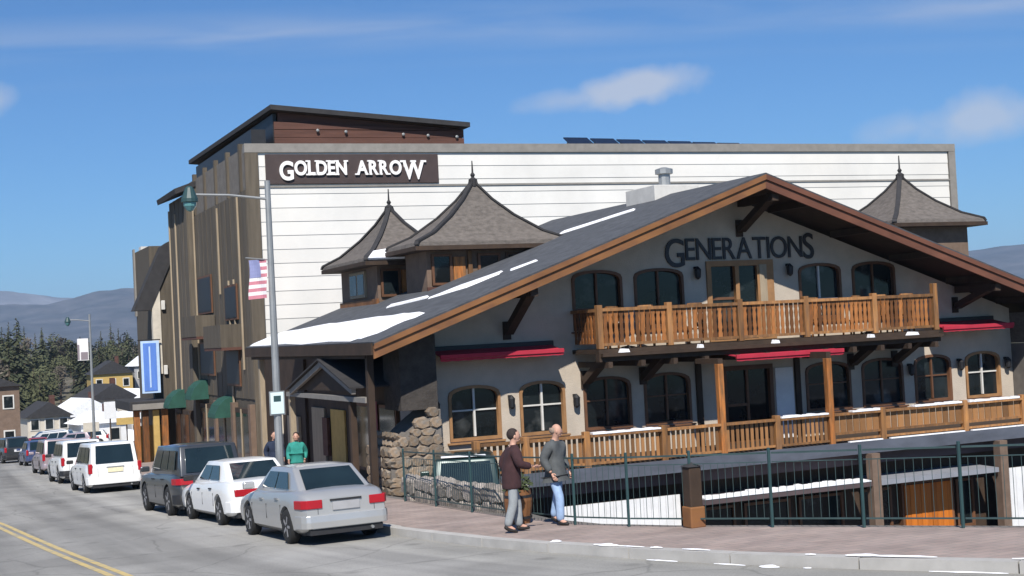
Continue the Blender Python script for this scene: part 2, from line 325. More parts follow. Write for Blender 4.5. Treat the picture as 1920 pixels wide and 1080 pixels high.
def strip(name, m, off0, off1, dz_, y0=0, y1=185, step=1.0, n=14, uv=True):
    vs_ = []; fs = []; us = []; yy = y0; rows = []
    while yy <= y1+1e-6:
        e = .5; tx = (kx(min(yy+e, 185))-kx(max(yy-e, 0)))/(2*e); nx, ny = -1/math.hypot(1, tx), tx/math.hypot(1, tx)
        row = []
        for i in range(n+1):
            o_ = off0+(off1-off0)*i/n; X = kx(yy)+nx*o_; Y = yy+ny*o_
            row.append(len(vs_)); vs_.append((X, Y, gz(Y)+dz_)); us.append((o_, yy))
        rows.append(row); yy += step if yy < 60 else step*2.5
    for a, b in zip(rows, rows[1:]):
        for i in range(n): fs.append((a[i], a[i+1], b[i+1], b[i]))
    me = bpy.data.meshes.new(name); me.from_pydata(vs_, [], fs)
    l = me.uv_layers.new(name='UVMap')
    for lp in me.loops: l.data[lp.index].uv = us[lp.vertex_index]
    me.update(); o = link(name, me, m)
    for p in me.polygons:
        if p.normal.z < 0: me.flip_normals(); break
    return o
tag(strip('road', 'road', 0, 14, 0.0, n=10), kind='structure')
# big sheet: everything left of the fence line, and behind the restaurant
rows = []; vs_ = []; fs = []
for y in [-60, -20, 0, 5, 10, 15, 18, 20, 22, 25, 28, 31, 36, 36.01, 45, 55, 70, 90, 110, 135, 160, 185, 210, 235, 300, 400, 600, 900, 1500, 2600, 4000, 9000]:
    xr = fx(y) if y < 36.005 else 6000
    xs = [-6000, -300, -60, -10, 0, min(kx(y)+.02, xr-.5), xr]
    if y >= 36.005: xs = [-6000, -300, -60, -10, 0, kx(y)+.02, 6000]
    z = gz(y)-.012 if y < 400 else -0.9+min((y-400)*.01, 10)
    row = []
    for x in xs: row.append(len(vs_)); vs_.append((x, y, z))
    rows.append(row)
for a, b in zip(rows, rows[1:]):
    for i in range(6): fs.append((a[i], a[i+1], b[i+1], b[i]))
me = bpy.data.meshes.new('ground'); me.from_pydata(vs_, [], fs); me.update(); tag(link('ground', me, 'hillside'), kind='structure')
# sidewalk
SW = .14
vs_ = []; fs = []; rows = []
for i in range(0, 95):
    y = 1+i*.4 if i < 88 else 36+(i-88)*8
    if y > 84: break
    xl = kx(y)+.22; xr = (fx(y)+.02 if y < 36 else 12.9)
    row = []
    for k in range(5): row.append(len(vs_)); vs_.append((xl+(xr-xl)*k/4, y, gz(y)+SW))
    rows.append(row)
for a, b in zip(rows, rows[1:]):
    for i in range(4): fs.append((a[i], a[i+1], b[i+1], b[i]))
me = bpy.data.meshes.new('sidewalk'); me.from_pydata(vs_, [], fs); me.update(); tag(link('sidewalk', me, 'paver'), kind='structure')
# kerb stones
kb = tag(bpy.data.objects.new('kerb', None), kind='structure'); C.objects.link(kb)
y = 2.0
while y < 82:
    dy = 1.75 if y < 40 else 4
    p0 = Vector((kx(y)+.11, y+.008, gz(y)+.0)); p1 = Vector((kx(y+dy)+.11, y+dy-.008, gz(y+dy)+.0))
    j = random.uniform(-.008, .008)
    a = MB(); t_ = (p1-p0).normalized(); nrm = Vector((t_.y, -t_.x, 0))*.11
    a.add([p0-nrm+Vector((0, 0, -.1)), p0+nrm+Vector((0, 0, -.1)), p0+nrm+Vector((0, 0, SW+.006+j)), p0-nrm+Vector((0, 0, SW+.006+j)), p1-nrm+Vector((0, 0, -.1)), p1+nrm+Vector((0, 0, -.1)), p1+nrm+Vector((0, 0, SW+.006+j)), p1-nrm+Vector((0, 0, SW+.006+j))],
          [(0, 1, 2, 3), (7, 6, 5, 4), (1, 0, 4, 5), (2, 1, 5, 6), (3, 2, 6, 7), (0, 3, 7, 4)])
    B(a, 'kerb_stone', 'concrete', kb); y += dy
# double yellow line
YL = [(3.25, 18), (3.05, 22), (2.89, 24.1), (2.7, 26.5), (2.49, 29.3), (2.22, 33.5), (1.95, 38.1), (1.5, 44), (.91, 50), (-.2, 62), (-2, 80)]
for off in (-.11, .11):
    vs_ = []; fs = []
    pts = []
    for (xa, ya), (xb, yb) in zip(YL, YL[1:]):
        for q in range(4): pts.append((xa+(xb-xa)*q/4, ya+(yb-ya)*q/4))
    for i, (x, y) in enumerate(pts):
        vs_ += [(x+off-.06, y, gz(y)+.005), (x+off+.06, y, gz(y)+.005)]
        if i: fs.append((2*i-2, 2*i-1, 2*i+1, 2*i))
    me = bpy.data.meshes.new('yellow_line'); me.from_pydata(vs_, [], fs); me.update(); tag(link('yellow_line', me, 'yellow'), kind='structure')
# gutter snow remnants
sn = MB()
y = 9.5
while y < 19.5:
    l = random.uniform(.12, .7)*(1.3 if y < 14 else .8); wd = random.uniform(.015, .075); k = 8; xo = random.uniform(-.02, .05); prev = None
    for i in range(k+1):
        yy = y+l*i/k; e = sin(pi*i/k)**.5; ww = wd*e*random.uniform(.6, 1.3)+.006; x0 = kx(yy)+(.11 if xo > .005 else -.055)+xo*.3; zt = gz(yy)+SW+.016 if xo > .005 else gz(yy)+.002
        q = [(x0-ww, yy, zt+.003), (x0-ww*.3, yy, zt+.008+ww*.25*e), (x0+ww*.5, yy, zt+.008+ww*.22*e), (x0+ww, yy, zt+.003)]
        if prev: sn.add(prev+q, [(0, 1, 5, 4), (1, 2, 6, 5), (2, 3, 7, 6)])
        prev = q
    y += l*random.uniform(.6, 1.0)+random.choice([0, .05, .3, .9])*random.random()
tag(B(sn, 'gutter_snow', 'snow'), 'melting strip of snow lying along the kerb', 'snow', kind='stuff')
# drop behind the fence: terrace, lot and retaining wall
rw = MB(); pts = [(fx(y), y) for y in (3.2, 7, 10.0, 12.5, 14.9, 17.75, 19.9, 21.35, 23.0, 24.2, 27.5, 30.4, 34.4)]
for (xa, ya), (xb, yb) in zip(pts, pts[1:]):
    rw.hull4([(xa+.02, ya, -3.6), (xb+.02, yb, -3.6), (xb+.02, yb, gz(yb)+SW-.004), (xa+.02, ya, gz(ya)+SW-.004)], (.25, 0, 0))
tag(B(rw, 'retaining_wall', 'mortar'), kind='structure')
tag(B(MB().add([(10, -60, -3.4), (6000, -60, -3.4), (6000, 36, -3.4), (10, 36, -3.4)], [(0, 1, 2, 3)]), 'lower_lot', 'lot'), kind='structure')
tag(B(MB().box(11.2, 14.3, 30.2, 35.9, -3.4, -1.05), 'driveway_terrace', 'lot'), kind='structure')
# ------------------------------------------------------------------ restaurant
RB = thing('restaurant_building', 'broad chalet-style restaurant with grey stucco gable, wooden balcony and deck', 'building', (23.2, 40, -1), world=True)
RX, RZ, SL = 23.2, 7.9, .356
def rz_(x): return RZ-SL*abs(x-RX)
YF, YR0, YR1 = 36.0, 33.8, 48.5
XE0, XE1 = 10.9, 35.5
def curve_mesh(outer, holes, ext):
    cu = bpy.data.curves.new('c', 'CURVE'); cu.dimensions = '2D'; cu.fill_mode = 'BOTH'; cu.extrude = ext/2
    for poly in [outer]+holes:
        s = cu.splines.new('POLY'); s.points.add(len(poly)-1); s.use_cyclic_u = True
        for p, (a, b) in zip(s.points, poly): p.co = (a, b, 0, 1)
    o = bpy.data.objects.new('c', cu); C.objects.link(o); me = evalmesh(o); bpy.data.objects.remove(o); me.materials.clear(); return me
def xzmesh(outer, holes, y0, y1, name):
    me = curve_mesh(outer, holes, abs(y1-y0)); ym = (y0+y1)/2
    for v in me.vertices: v.co = (v.co.x, ym+v.co.z, v.co.y)
    me.flip_normals(); me.name = name; me.update(); return me
def arch(xl, xr, z0, z1, rise=.28, n=9):
    p = [(xl, z0), (xr, z0), (xr, z1-rise)]
    for i in range(1, n):
        a = pi*i/n; p.append(((xl+xr)/2+(xr-xl)/2*cos(a), z1-rise+rise*sin(a)**.8))
    return p+[(xl, z1-rise)]
def inset(p, d):
    cx_ = sum(a for a, b in p)/len(p); zmin = min(b for a, b in p); zmax = max(b for a, b in p); cz = (zmin+zmax)/2
    wx = (max(a for a, b in p)-min(a for a, b in p))/2; wz = (zmax-zmin)/2
    return [(cx_+(a-cx_)*(wx-d)/wx, cz+(b-cz)*(wz-d)/wz) for a, b in p]
LW = [(13.73, 15.27), (15.91, 17.32), (17.96, 19.5), (19.98, 21.55), (25.8, 27.5), (27.98, 29.6), (30.1, 31.59), (32.24, 33.7)]
UW = [(17.76, 19.39), (19.83, 21.5), (25.75, 27.34), (27.82, 29.5)]
holes = [arch(a, b, .62, 2.13) for a, b in LW]+[arch(a, b, 3.55, 5.27) for a, b in UW]
holes += [[(22.37, 3.0), (24.74, 3.0), (24.74, 5.42), (22.37, 5.42)], [(22.75, -.14), (24.5, -.14), (24.5, 2.15), (22.75, 2.15)]]
XW0, XW1 = 13.0, 34.28
wall = link('facade_wall', xzmesh([(XW0, -.6), (XW1, -.6), (XW1, rz_(XW1)-.42), (RX, RZ-.42), (XW0, rz_(XW0)-.42)], holes, YF, YF+.3, 'facade_wall'), 'stucco', RB)
def window(parent, xl, xr, z0, z1, rise, Y, frame, mun, hbar=.55, nv=1):
    p = arch(xl, xr, z0, z1, rise) if rise else [(xl, z0), (xr, z0), (xr, z1), (xl, z1)]
    wo_ = link('window', xzmesh(inset(p, -.02), [inset(p, .065)], Y-.045, Y+.14, 'window'), frame, parent)
    link('pane', xzmesh(inset(p, .03), [], Y+.1, Y+.125, 'pane'), 'glass', wo_)
    m = MB()
    for i in range(nv):
        x = xl+(xr-xl)*(i+1)/(nv+1); m.box(x-.03, x+.03, Y+.03, Y+.098, z0+.09, z1-.07)
    B(m, 'mullion', mun, wo_)
    zb = z0+(z1-z0)*hbar; B(MB().box(xl+.09, xr-.09, Y+.045, Y+.097, zb-.022, zb+.022), 'glazing_bar', mun, wo_)
    B(MB().box(xl-.1, xr+.1, Y-.12, Y+.02, z0-.1, z0-.052), 'sill', frame, wo_)
    return wo_
for i, (a, b) in enumerate(LW):
    window(RB, a, b, .62, 2.13, .28, YF, 'frame_tan' if i in (0, 1, 7) else 'frame_brown', 'frame_white' if i in (0, 1, 7) else 'frame_brown')
for i, (a, b) in enumerate(UW):
    window(RB, a, b, 3.55, 5.27, .24, YF, 'frame_brown', 'frame_brown' if i != 2 else 'frame_white', .35)
# upper french door with side panels
d = link('balcony_door', xzmesh([(22.34, 2.98), (24.77, 2.98), (24.77, 5.45), (22.34, 5.45)], [[(22.5, 3.02), (23.36, 3.02), (23.36, 5.28), (22.5, 5.28)], [(23.5, 3.02), (24.16, 3.02), (24.16, 5.28), (23.5, 5.28)]], YF-.06, YF+.2, 'balcony_door'), 'frame_tan', RB)
box('pane', 'glass', d, 22.48, 23.38, YF+.08, YF+.1, 3.02, 5.3); box('pane', 'glass', d, 23.48, 24.18, YF+.04, YF+.06, 3.02, 5.3)
box('glazing_bar', 'frame_brown', d, 22.5, 23.36, YF+.05, YF+.079, 4.25, 4.33)
box('door_panel', 'pale_wood', d, 24.24, 24.5, YF-.085, YF-.058, 3.05, 5.3)
# lower entrance: glass door and pale leaf
d = link('deck_door', xzmesh([(22.7, -.15), (24.55, -.15), (24.55, 2.2), (22.7, 2.2)], [[(22.85, -.12), (24.42, -.12), (24.42, 2.06), (22.85, 2.06)]], YF-.05, YF+.2, 'deck_door'), 'frame_brown', RB)
box('pane', 'glass', d, 22.8, 24.45, YF+.1, YF+.12, -.14, 2.1); box('door_stile', 'frame_brown', d, 23.6, 23.68, YF+.03, YF+.098, -.1, 2.06); box('door_rail', 'frame_brown', d, 22.85, 23.6, YF+.04, YF+.097, .95, 1.03)
box('white_leaf', 'house_white', RB, 24.62, 25.28, YF-.07, YF-.004, -.14, 2.06, bevel=.008)
for x in (21.85, 25.45): box('timber_post', 'dark_brown', RB, x-.09, x+.09, YF-.1, YF-.003, -.14, 2.75)
# roof
Z2 = Vector((0, 0, .0))
for sgn, nm in ((-1, 'barge_wood'), (1, 'barge_red')):
    xe = XE0 if sgn < 0 else XE1
    rf = MB(); rf.prism([(xe, rz_(xe)), (RX, RZ), (RX, RZ-.1), (xe, rz_(xe)-.1)], YR0-.04, YR1, 'xz'); roof = B(rf, 'roof', 'asphalt_roof', RB)
    sf = MB(); sf.prism([(xe+sgn*-.03, rz_(xe)-.112), (RX, RZ-.102), (RX, RZ-.2), (xe+sgn*-.03, rz_(xe)-.2)], YR0+.06, YR1-.02, 'xz'); B(sf, 'soffit', 'dark_brown', roof)
    bb = MB(); bb.prism([(xe, rz_(xe)-.09), (RX, RZ-.09), (RX, RZ-.46), (xe, rz_(xe)-.44)], YR0, YR0+.07, 'xz'); B(bb, 'bargeboard', nm, roof)
    bb = MB(); bb.prism([(xe, rz_(xe)-.05), (RX, RZ-.05), (RX, RZ-.2), (xe, rz_(xe)-.19)], YR0-.06, YR0-.003, 'xz'); B(bb, 'barge_cap', nm, roof)
    B(MB().box(xe-.05, xe+.05, YR0+.08, YR1, rz_(xe)-.34, rz_(xe)-.03), 'eave_fascia', 'dark_brown', roof)
    for x in [RX+sgn*d_ for d_ in (1.6, 3.9, 6.2, 8.5, 10.6)]:
        B(MB().box(x-.07, x+.07, YR0+.08, YF-.002, rz_(x)-.42, rz_(x)-.215), 'purlin', 'dark_brown', roof)
ROOF_L = [o for o in RB.children if o.name.startswith('roof')][0]
# snow on the street-side slope
def roof_patch(pts, t=.07):
    m = MB(); n = len(pts); top = []; bot = []
    cx_ = sum(p[0] for p in pts)/n; cy_ = sum(p[1] for p in pts)/n
    def P(x, y, h): return (x, y, rz_(x)+h)
    ring = [P(x, y, .004) for x, y in pts]; mid = [P(cx_+(x-cx_)*.93, cy_+(y-cy_)*.95, t) for x, y in pts]
    m.add(ring+mid, [(i, (i+1) % n, n+(i+1) % n, n+i) for i in range(n)]+[tuple(range(n, 2*n))])
    B(m, 'snow_patch', 'snow', ROOF_L, smooth=False)
def jag(pts, k=4, amp=.09):
    out = []
    for (xa, ya), (xb, yb) in zip(pts, pts[1:]+pts[:1]):
        for q in range(k):
            out.append((xa+(xb-xa)*q/k+random.uniform(-amp, amp)*(q > 0), ya+(yb-ya)*q/k+random.uniform(-amp, amp)*2*(q > 0)))
    return out
roof_patch(jag([(11.0, 48.4), (11.0, 36.2), (11.5, 35.3), (12.9, 35.3), (12.85, 39), (12.45, 45), (12.0, 48.4)], 5))
roof_patch(jag([(13.75, 41.2), (14.3, 38.9), (14.5, 39.3), (14.0, 41.5)], 3, .03), .05)
roof_patch(jag([(14.2, 38.6), (14.9, 37.2), (15.9, 37.0), (16.2, 37.4), (15.2, 38.3)], 3, .03), .05)
roof_patch(jag([(16.1, 36.6), (16.8, 36.2), (16.9, 36.5), (16.2, 36.9)], 3, .03), .04)
roof_patch(jag([(20.0, 41.4), (21.5, 38.8), (21.75, 39.1), (20.3, 41.7)], 4, .04), .05)
# roof vent
v = B(MB().box(22.6, 24.3, 39.3, 41.3, 7.3, 8.2), 'roof_vent', 'frame_white', RB, .02)
B(MB().lathe([(.2, 8.19), (.2, 8.62), (.3, 8.64), (.3, 8.8), (.1, 8.86)], (23.4, 40, 0), 10), 'vent_stack', 'steel', v)
# ridge, gable braces
def brace(x, zb, zt, yt=34.15, post=True):
    m = MB(); m.bar((x, YF-.14, zb+.1), (x, yt, zt), .2, .26, (1, 0, 0))
    b_ = B(m, 'brace', 'dark_brown', RB)
    B(MB().box(x-.12, x+.12, YF-.05, YF-.004, zb-.12, zb+.4), 'brace_plate', 'dark_brown', b_); return b_
for x, zb in ((15.6, 3.5), (23.62, 6.3), (31.94, 3.6)):
    brace(x, zb, rz_(x)-.5)
    B(MB().box(x-.11, x+.11, 33.95, YF-.163, rz_(x)-.66, rz_(x)-.44), 'tie_beam', 'dark_brown', RB)
for x in (18.0, 19.95, 27.55, 29.3): brace(x, 1.95, 2.72, 34.6)
# wall lanterns
for x, z in ((21.96, 5.1), (25.32, 5.1), (15.58, 1.6), (17.64, 1.5), (29.85, 1.7), (31.92, 1.75), (33.95, 1.7), (13.3, 1.6)):
    m = MB(); m.box(x-.05, x+.05, YF-.1, YF-.003, z+.12, z+.2); m.lathe([(.03, z-.2), (.09, z-.14), (.11, z+.1), (.02, z+.2)], (x, YF-.16, 0), 8); B(m, 'wall_lantern', 'black_metal_and_shade', RB)
# ---- retracted awnings
def awning(x0, x1, yw, yf, zw, zf):
    a = B(MB().box(x0, x1, yw-.16, yw-.004, zw-.1, zw+.12), 'awning', 'black_metal_and_shade', RB, .015)
    m = MB(); m.hull4([(x0+.08, yw-.15, zw), (x1-.08, yw-.15, zw), (x1-.08, yf, zf+.04), (x0+.08, yf, zf+.04)], (0, 0, -.025)); B(m, 'awning_cloth', 'red_awning', a)
    m = MB(); m.box(x0+.05, x1-.05, yf-.09, yf-.002, zf-.04, zf+.08); B(m, 'awning_bar', 'red_awning', a, .012)
    m = MB(); k = 22; lo = [(x0+.06+(x1-x0-.12)*i/k, zf-.10-.012*abs(sin(i*pi/2))) for i in range(k+1)]
    m.prism([(x0+.06, zf-.045), *lo, (x1-.06, zf-.045)], yf-.05, yf-.035, 'xz'); B(m, 'valance', 'red_awning', a)
    for x in (x0+.5, x1-.5): B(MB().bar((x, yw-.1, zw-.16), (x, yf-.02, zf-.06), .05, .06), 'awning_arm', 'black_metal_and_shade', a)
awning(13.15, 17.0, YF, 35.15, 3.17, 2.98); awning(21.8, 25.7, YF, 33.85, 2.78, 2.52); awning(30.4, 33.45, YF, 34.95, 3.2, 2.99)
# ---- balcony
bal = B(MB().box(17.66, 29.75, 34.3, YF-.003, 2.85, 2.97), 'balcony', 'dark_brown', RB)
box('balcony_beam', 'dark_brown', bal, 17.64, 29.77, 34.26, 34.5, 2.62, 2.848)
for k in range(12):
    x = 17.9+k*1.05; box('joist', 'dark_brown', bal, x-.07, x+.07, 34.1, YF-.01, 2.45, 2.615)
posts = [17.74, 20.0, 22.4, 24.75, 27.3, 29.68]
for i, x in enumerate(posts):
    box('balcony_post', 'honey_wood', bal, x-.085, x+.085, 34.28, 34.45, 2.98, 4.22 if i < 5 else 4.45, bevel=.01)
for a, b in zip(posts, posts[1:]):
    box('hand_rail', 'honey_wood', bal, a+.088, b-.088, 34.29, 34.43, 4.04, 4.13); box('bottom_rail', 'honey_wood', bal, a+.088, b-.088, 34.32, 34.4, 3.06, 3.14)
# cut-out balusters: waisted boards, shared mesh
def baluster_mesh(w_, h, waist=True):
    pr = [(.0, .5), (.12, .5), (.2, .34), (.32, .5), (.5, .36), (.68, .5), (.8, .34), (.88, .5), (1, .5)] if waist else [(0, .5), (1, .5)]
    L_ = [(-a*w_, t_*h) for t_, a in pr]; Rr = [(a*w_, t_*h) for t_, a in pr]
    return MB().prism(L_+Rr[::-1], -.012, .012, 'xz').mesh('baluster')
bm1 = baluster_mesh(.135, .92); bm1.materials.append(MATS['orange_wood'])
for a, b in zip(posts, posts[1:]):
    n = int((b-a-.2)/.165)
    for k in range(n):
        o = link('baluster', bm1, None, bal); o.location = (a+.1+(b-a-.2)*(k+.5)/n, 34.36+random.uniform(-.006, .006), 3.13); o.scale.x = random.uniform(.9, 1.08)
for X in (17.71, 29.72):
    box('side_rail', 'honey_wood', bal, X-.05, X+.05, 34.455, YF-.01, 4.03, 4.12)
    for k in range(7):
        o = link('baluster', bm1, None, bal); o.location = (X, 34.6+k*.2, 3.13); o.rotation_euler.z = pi/2
# flower boxes lying dry on the rail and the snow at the balcony foot
for x, wd in ((18.4, .3), (20.9, .16), (23.5, .22), (27.0, .2), (28.6, .42)):
    m = MB(); m.prism([(x-wd*.5, .0), (x+wd*.5, 0), (x+wd*.38, .09), (x-wd*.3, .11)], 34.12, 34.275, 'xz')
    for i in range(len(m.v)): m.v[i] = (m.v[i][0], m.v[i][1], m.v[i][2]+2.86)
    B(m, 'snow_lump', 'snow', bal)
box('balcony_ledge', 'dark_brown', bal, 17.68, 29.73, 34.1, 34.257, 2.76, 2.857)
# ---- chairs and tables left out on the balcony
def balcony_chair(x, y, rz, label):
    c_ = thing('wooden_chair', label, 'chair', (x, y, 2.972), rz, 'wooden chairs on the balcony')
    box('seat', 'orange_wood', c_, -.23, .23, -.22, .22, .42, .46)
    for sx in (-.2, .2):
        box('leg', 'orange_wood', c_, sx-.022, sx+.022, .17, .215, 0, .419); box('leg', 'orange_wood', c_, sx-.022, sx+.022, -.215, -.17, 0, 1.2)
    for k in range(4): box('slat', 'orange_wood', c_, -.175+k*.1, -.125+k*.1, -.2, -.18, .5, 1.13)
    box('top_rail', 'honey_wood', c_, -.175, .175, -.205, -.175, 1.135, 1.21)
for x, y, rz, lb in ((18.35, 35.0, .2, 'leftmost wooden chair on the balcony, before the first upper window'), (19.5, 34.8, 2.7, 'wooden chair on the balcony between the two left upper windows'), (21.3, 35.1, -.4, 'wooden chair on the balcony left of the balcony door'), (25.4, 34.8, 3.0, 'wooden chair on the balcony right of the balcony door'), (26.9, 34.95, .3, 'wooden chair on the balcony before the third upper window'), (28.0, 34.8, 2.9, 'wooden chair on the balcony before the fourth upper window'), (29.1, 35.1, -.3, 'rightmost wooden chair on the balcony, by its end post')):
    balcony_chair(x, y, rz, lb)
for x, lb in ((18.95, 'white round table on the left part of the balcony'), (27.45, 'white round table on the right part of the balcony')):
    tb = thing('cafe_table', lb, 'table', (x, 34.95, 2.972), 0, 'white tables on the balcony')
    B(MB().lathe([(.36, .72), (.37, .74), (.36, .755)], (0, 0, 0), 18), 'table_top', 'house_white', tb); B(MB().lathe([(.22, 0), (.2, .03), (.035, .06), (.03, .715)], (0, 0, 0), 12), 'pedestal', 'black_metal_and_shade', tb)
# ---- deck
dk = B(MB().box(13.2, 36.2, 33.0, YF-.003, -.3, -.16), 'deck', 'dark_brown', RB)
box('rim_beam', 'slate_beam', dk, 13.2, 36.2, 32.9, 32.996, -.5, -.14); box('second_beam', 'purple_beam', dk, 13.2, 36.2, 33.35, 33.55, -.86, -.302)
dposts = [(13.3, .82), (14.7, .82), (16.49, .82), (18.87, .82), (20.78, 2.4), (22.6, .82), (24.48, 2.36), (26.33, .8), (29.46, .8), (31.8, .82), (34.0, .82), (36.1, .82)]
for x, h in dposts: box('deck_post', 'honey_wood' if h < 1 else 'orange_wood', dk, x-.09, x+.09, 32.98, 33.16, -.159, h, bevel=.01)
for x in (20.78, 24.48): box('header', 'dark_brown', dk, x-.08, x+.08, 32.99, 34.2, 2.365 if x > 22 else 2.405, 2.55)
bm2 = baluster_mesh(.095, .72, False); bm2.materials.append(MATS['honey_wood'])
bm3 = baluster_mesh(.21, .55, False); bm3.materials.append(MATS['honey_wood'])
for (a, _), (b, _) in zip(dposts, dposts[1:]):
    box('hand_rail', 'honey_wood', dk, a+.093, b-.093, 32.96, 33.16, .66, .73); box('bottom_rail', 'honey_wood', dk, a+.093, b-.093, 33.02, 33.12, -.08, -.02)
    right = a > 24
    if right: box('mid_rail', 'honey_wood', dk, a+.093, b-.093, 33.03, 33.12, .1, .17)
    n = int((b-a-.2)/(.235 if right else .15))
    for k in range(n):
        o = link('baluster', bm3 if right else bm2, None, dk); o.location = (a+.1+(b-a-.2)*(k+.5)/n, 33.09+random.uniform(-.005, .005), .12 if right else -.04)
for a, b in ((16.65, 18.75), (22.72, 24.35), (27.5, 29.3), (29.6, 31.6), (25.2, 26.2)):
    m = MB(); k = 10
    for i in range(k):
        x0 = a+(b-a)*i/k; x1 = a+(b-a)*(i+1)/k; h = random.uniform(.03, .07); m.box(x0, x1, 32.95, 33.15, .732, .732+h)
    B(m, 'snow_cap', 'snow', dk)
for a, b in ((25.0, 26.2), (26.5, 29.3), (29.6, 31.7)):
    box('snow_ledge', 'snow', dk, a, b, 32.89, 33.0, -.138, -.105)
# ---- lower level below the deck
lw = B(MB().box(13.2, 36.2, 34.0, 34.2, -3.4, -.303), 'basement_wall', 'dark_brown', RB)
for x0, x1, m_ in ((19.7, 25.595, 'purple_beam'), (25.905, 30.4, 'pent')):
    pe = MB(); pe.prism([(32.75, -1.31), (33.98, -1.28), (33.98, -1.42), (32.75, -1.45)], x0, x1, 'yz'); q_ = B(pe, 'pent_roof', m_, RB)
    if m_ == 'purple_beam': pent = q_
m = MB(); k = 34
for i in range(k):
    x0 = 19.9+5.65*i/k; x1 = 19.9+5.65*(i+1)/k; h = random.uniform(.03, .075)*(1 if i > 8 else .5); m.add([(x0, 32.73, -1.306), (x1, 32.73, -1.306), (x1, 33.3, -1.29), (x0, 33.3, -1.29), (x0, 32.73, -1.306+h), (x1, 32.73, -1.306+h), (x1, 33.3, -1.29+h), (x0, 33.3, -1.29+h)], [(0, 3, 2, 1), (4, 5, 6, 7), (0, 1, 5, 4), (1, 2, 6, 5), (2, 3, 7, 6), (3, 0, 4, 7)])
B(m, 'snow_layer', 'snow', pent)
for x, z0 in ((19.5, -3.4), (25.75, -3.4), (30.6, -3.4)): box('basement_post', 'house_brown' if x > 25 else 'dark_brown', RB, x-.15, x+.15, 32.7, 33.0, z0, -.505, bevel=.01)
for a, b in ((20.0, 21.6), (21.9, 23.5), (23.8, 25.4), (26.1, 27.2), (29.7, 30.4)):
    wn = link('window', xzmesh([(a, -3.2), (b, -3.2), (b, -1.7), (a, -1.7)], [[(a+.08, -3.12), (b-.08, -3.12), (b-.08, -1.78), (a+.08, -1.78)]], 33.9, 33.995, 'window'), 'frame_brown', RB)
    box('pane', 'glass', wn, a+.05, b-.05, 33.96, 33.98, -3.15, -1.75)
gd = B(MB().box(27.5, 29.5, 33.8, 33.995, -3.4, -1.62), 'basement_door', 'frame_brown', RB)
for k in range(9): box('door_board', 'orange_door', gd, 27.58+k*.205, 27.58+k*.205+.195, 33.76-.008*(k % 2), 33.797, -3.38, -1.7)
for a, b, zt in ((15.6, 19.3, -1.12), (30.85, 33.6, -1.42)):
    ww = box('white_wall', 'mortar', RB, a, b, 33.1, 33.3, -3.4, zt-.02)
    n = int((b-a)/.23)
    for k in range(n): box('wall_board', 'house_white', ww, a+(b-a)*k/n, a+(b-a)*(k+1)/n-.012, 33.06, 33.098, -3.4, zt)
box('snow_drift', 'snow', RB, 15.6, 19.3, 32.4, 33.05, -3.4, -3.1)
# ---- piers: dark shingled upper wall over a battered stone base
def stone_variants(n=6):
    out = []
    for i in range(n):
        rnd = random.Random(i); k = 7
        pl = [((.5+rnd.uniform(-.09, .06))*cos(2*pi*j/k+.3)*1.15, (.5+rnd.uniform(-.09, .06))*sin(2*pi*j/k+.3)*1.15) for j in range(k)]
        m = MB(); f = [(x, -.5, z) for x, z in pl]; g = [(x*.8, -.78-rnd.uniform(0, .1), z*.8) for x, z in pl]; b_ = [(x, .3, z) for x, z in pl]
        m.add(b_+f+g, [(j, (j+1) % k, k+(j+1) % k, k+j) for j in range(k)]+[(k+j, k+(j+1) % k, 2*k+(j+1) % k, 2*k+j) for j in range(k)]+[tuple(range(2*k, 3*k))])
        out.append(m.mesh('stone'))
    return out
ST = stone_variants(); ST2 = [m.copy() for m in ST]
for m in ST: m.materials.append(MATS['stone'])
for m in ST2: m.materials.append(MATS['stone_grey'])
def stones(parent, org, u, L_, H, nrm, meshes, size=.34, hfun=None, lean=0., inv=None):
    org, u, nrm = Vector(org), Vector(u).normalized(), Vector(nrm).normalized(); z = 0; row = 0
    while z < H-.1:
        h = size*random.uniform(.6, .95); x = -random.uniform(0, .2)
        while x < L_:
            w_ = size*random.uniform(.75, 1.7)
            cx_ = x+w_/2
            if cx_ > .04 and cx_ < L_-.04 and (hfun is None or z+h*.5 < hfun(cx_/L_)):
                o = link('stone', random.choice(meshes), None, parent)
                p = org+u*min(max(cx_, w_*.45), L_-w_*.45)+Vector((0, 0, z+h/2))+nrm*(.0-lean*z)
                xa = u; ya = -nrm; za = xa.cross(ya)
                mm = Matrix.Identity(4)
                s_ = (w_*1.06, .17, h*1.08)
                for c in range(3): mm[c][0] = xa[c]*s_[0]; mm[c][1] = ya[c]*s_[1]; mm[c][2] = (za[c] if za.z > 0 else -za[c])*s_[2]; mm[c][3] = p[c]
                o.matrix_basis = mm
            x += w_
        z += h*.97
pm = MB(); pm.prism([(11.5, -.9), (13.0, -.9), (13.0, 1.62), (12.4, 1.2), (11.95, .8), (11.55, .6)], 34.75, 36.6, 'xz'); pier = B(pm, 'stone_pier', 'mortar', RB)
stones(pier, (11.5, 34.83, -.6), (1, 0, 0), 1.5, 2.4, (0, -1, 0), ST, .33, lambda t_: 1.2+1.0*min(1, t_*1.1))
stones(pier, (11.58, 36.6, -.6), (0, -1, 0), 1.85, 1.35, (-1, 0, 0), ST, .34)
stones(pier, (11.8, 34.8, .6), (0, 1, 0), 1.8, .35, (-.8, 0, .6), ST, .3)
box('pier_wall', 'shaded_pier_shingle', RB, 11.95, 12.996, 34.9, 36.3, 1.63, rz_(11.95)-.25)
pm = MB(); pm.prism([(34.3, -3.4), (35.9, -3.4), (35.5, 1.9), (34.3, 2.35)], 34.9, 36.6, 'xz'); pier = B(pm, 'stone_pier', 'mortar', RB)
stones(pier, (34.3, 34.85, .0), (1, 0, 0), 1.35, 2.3, (0, -1, 0), ST2, .4)
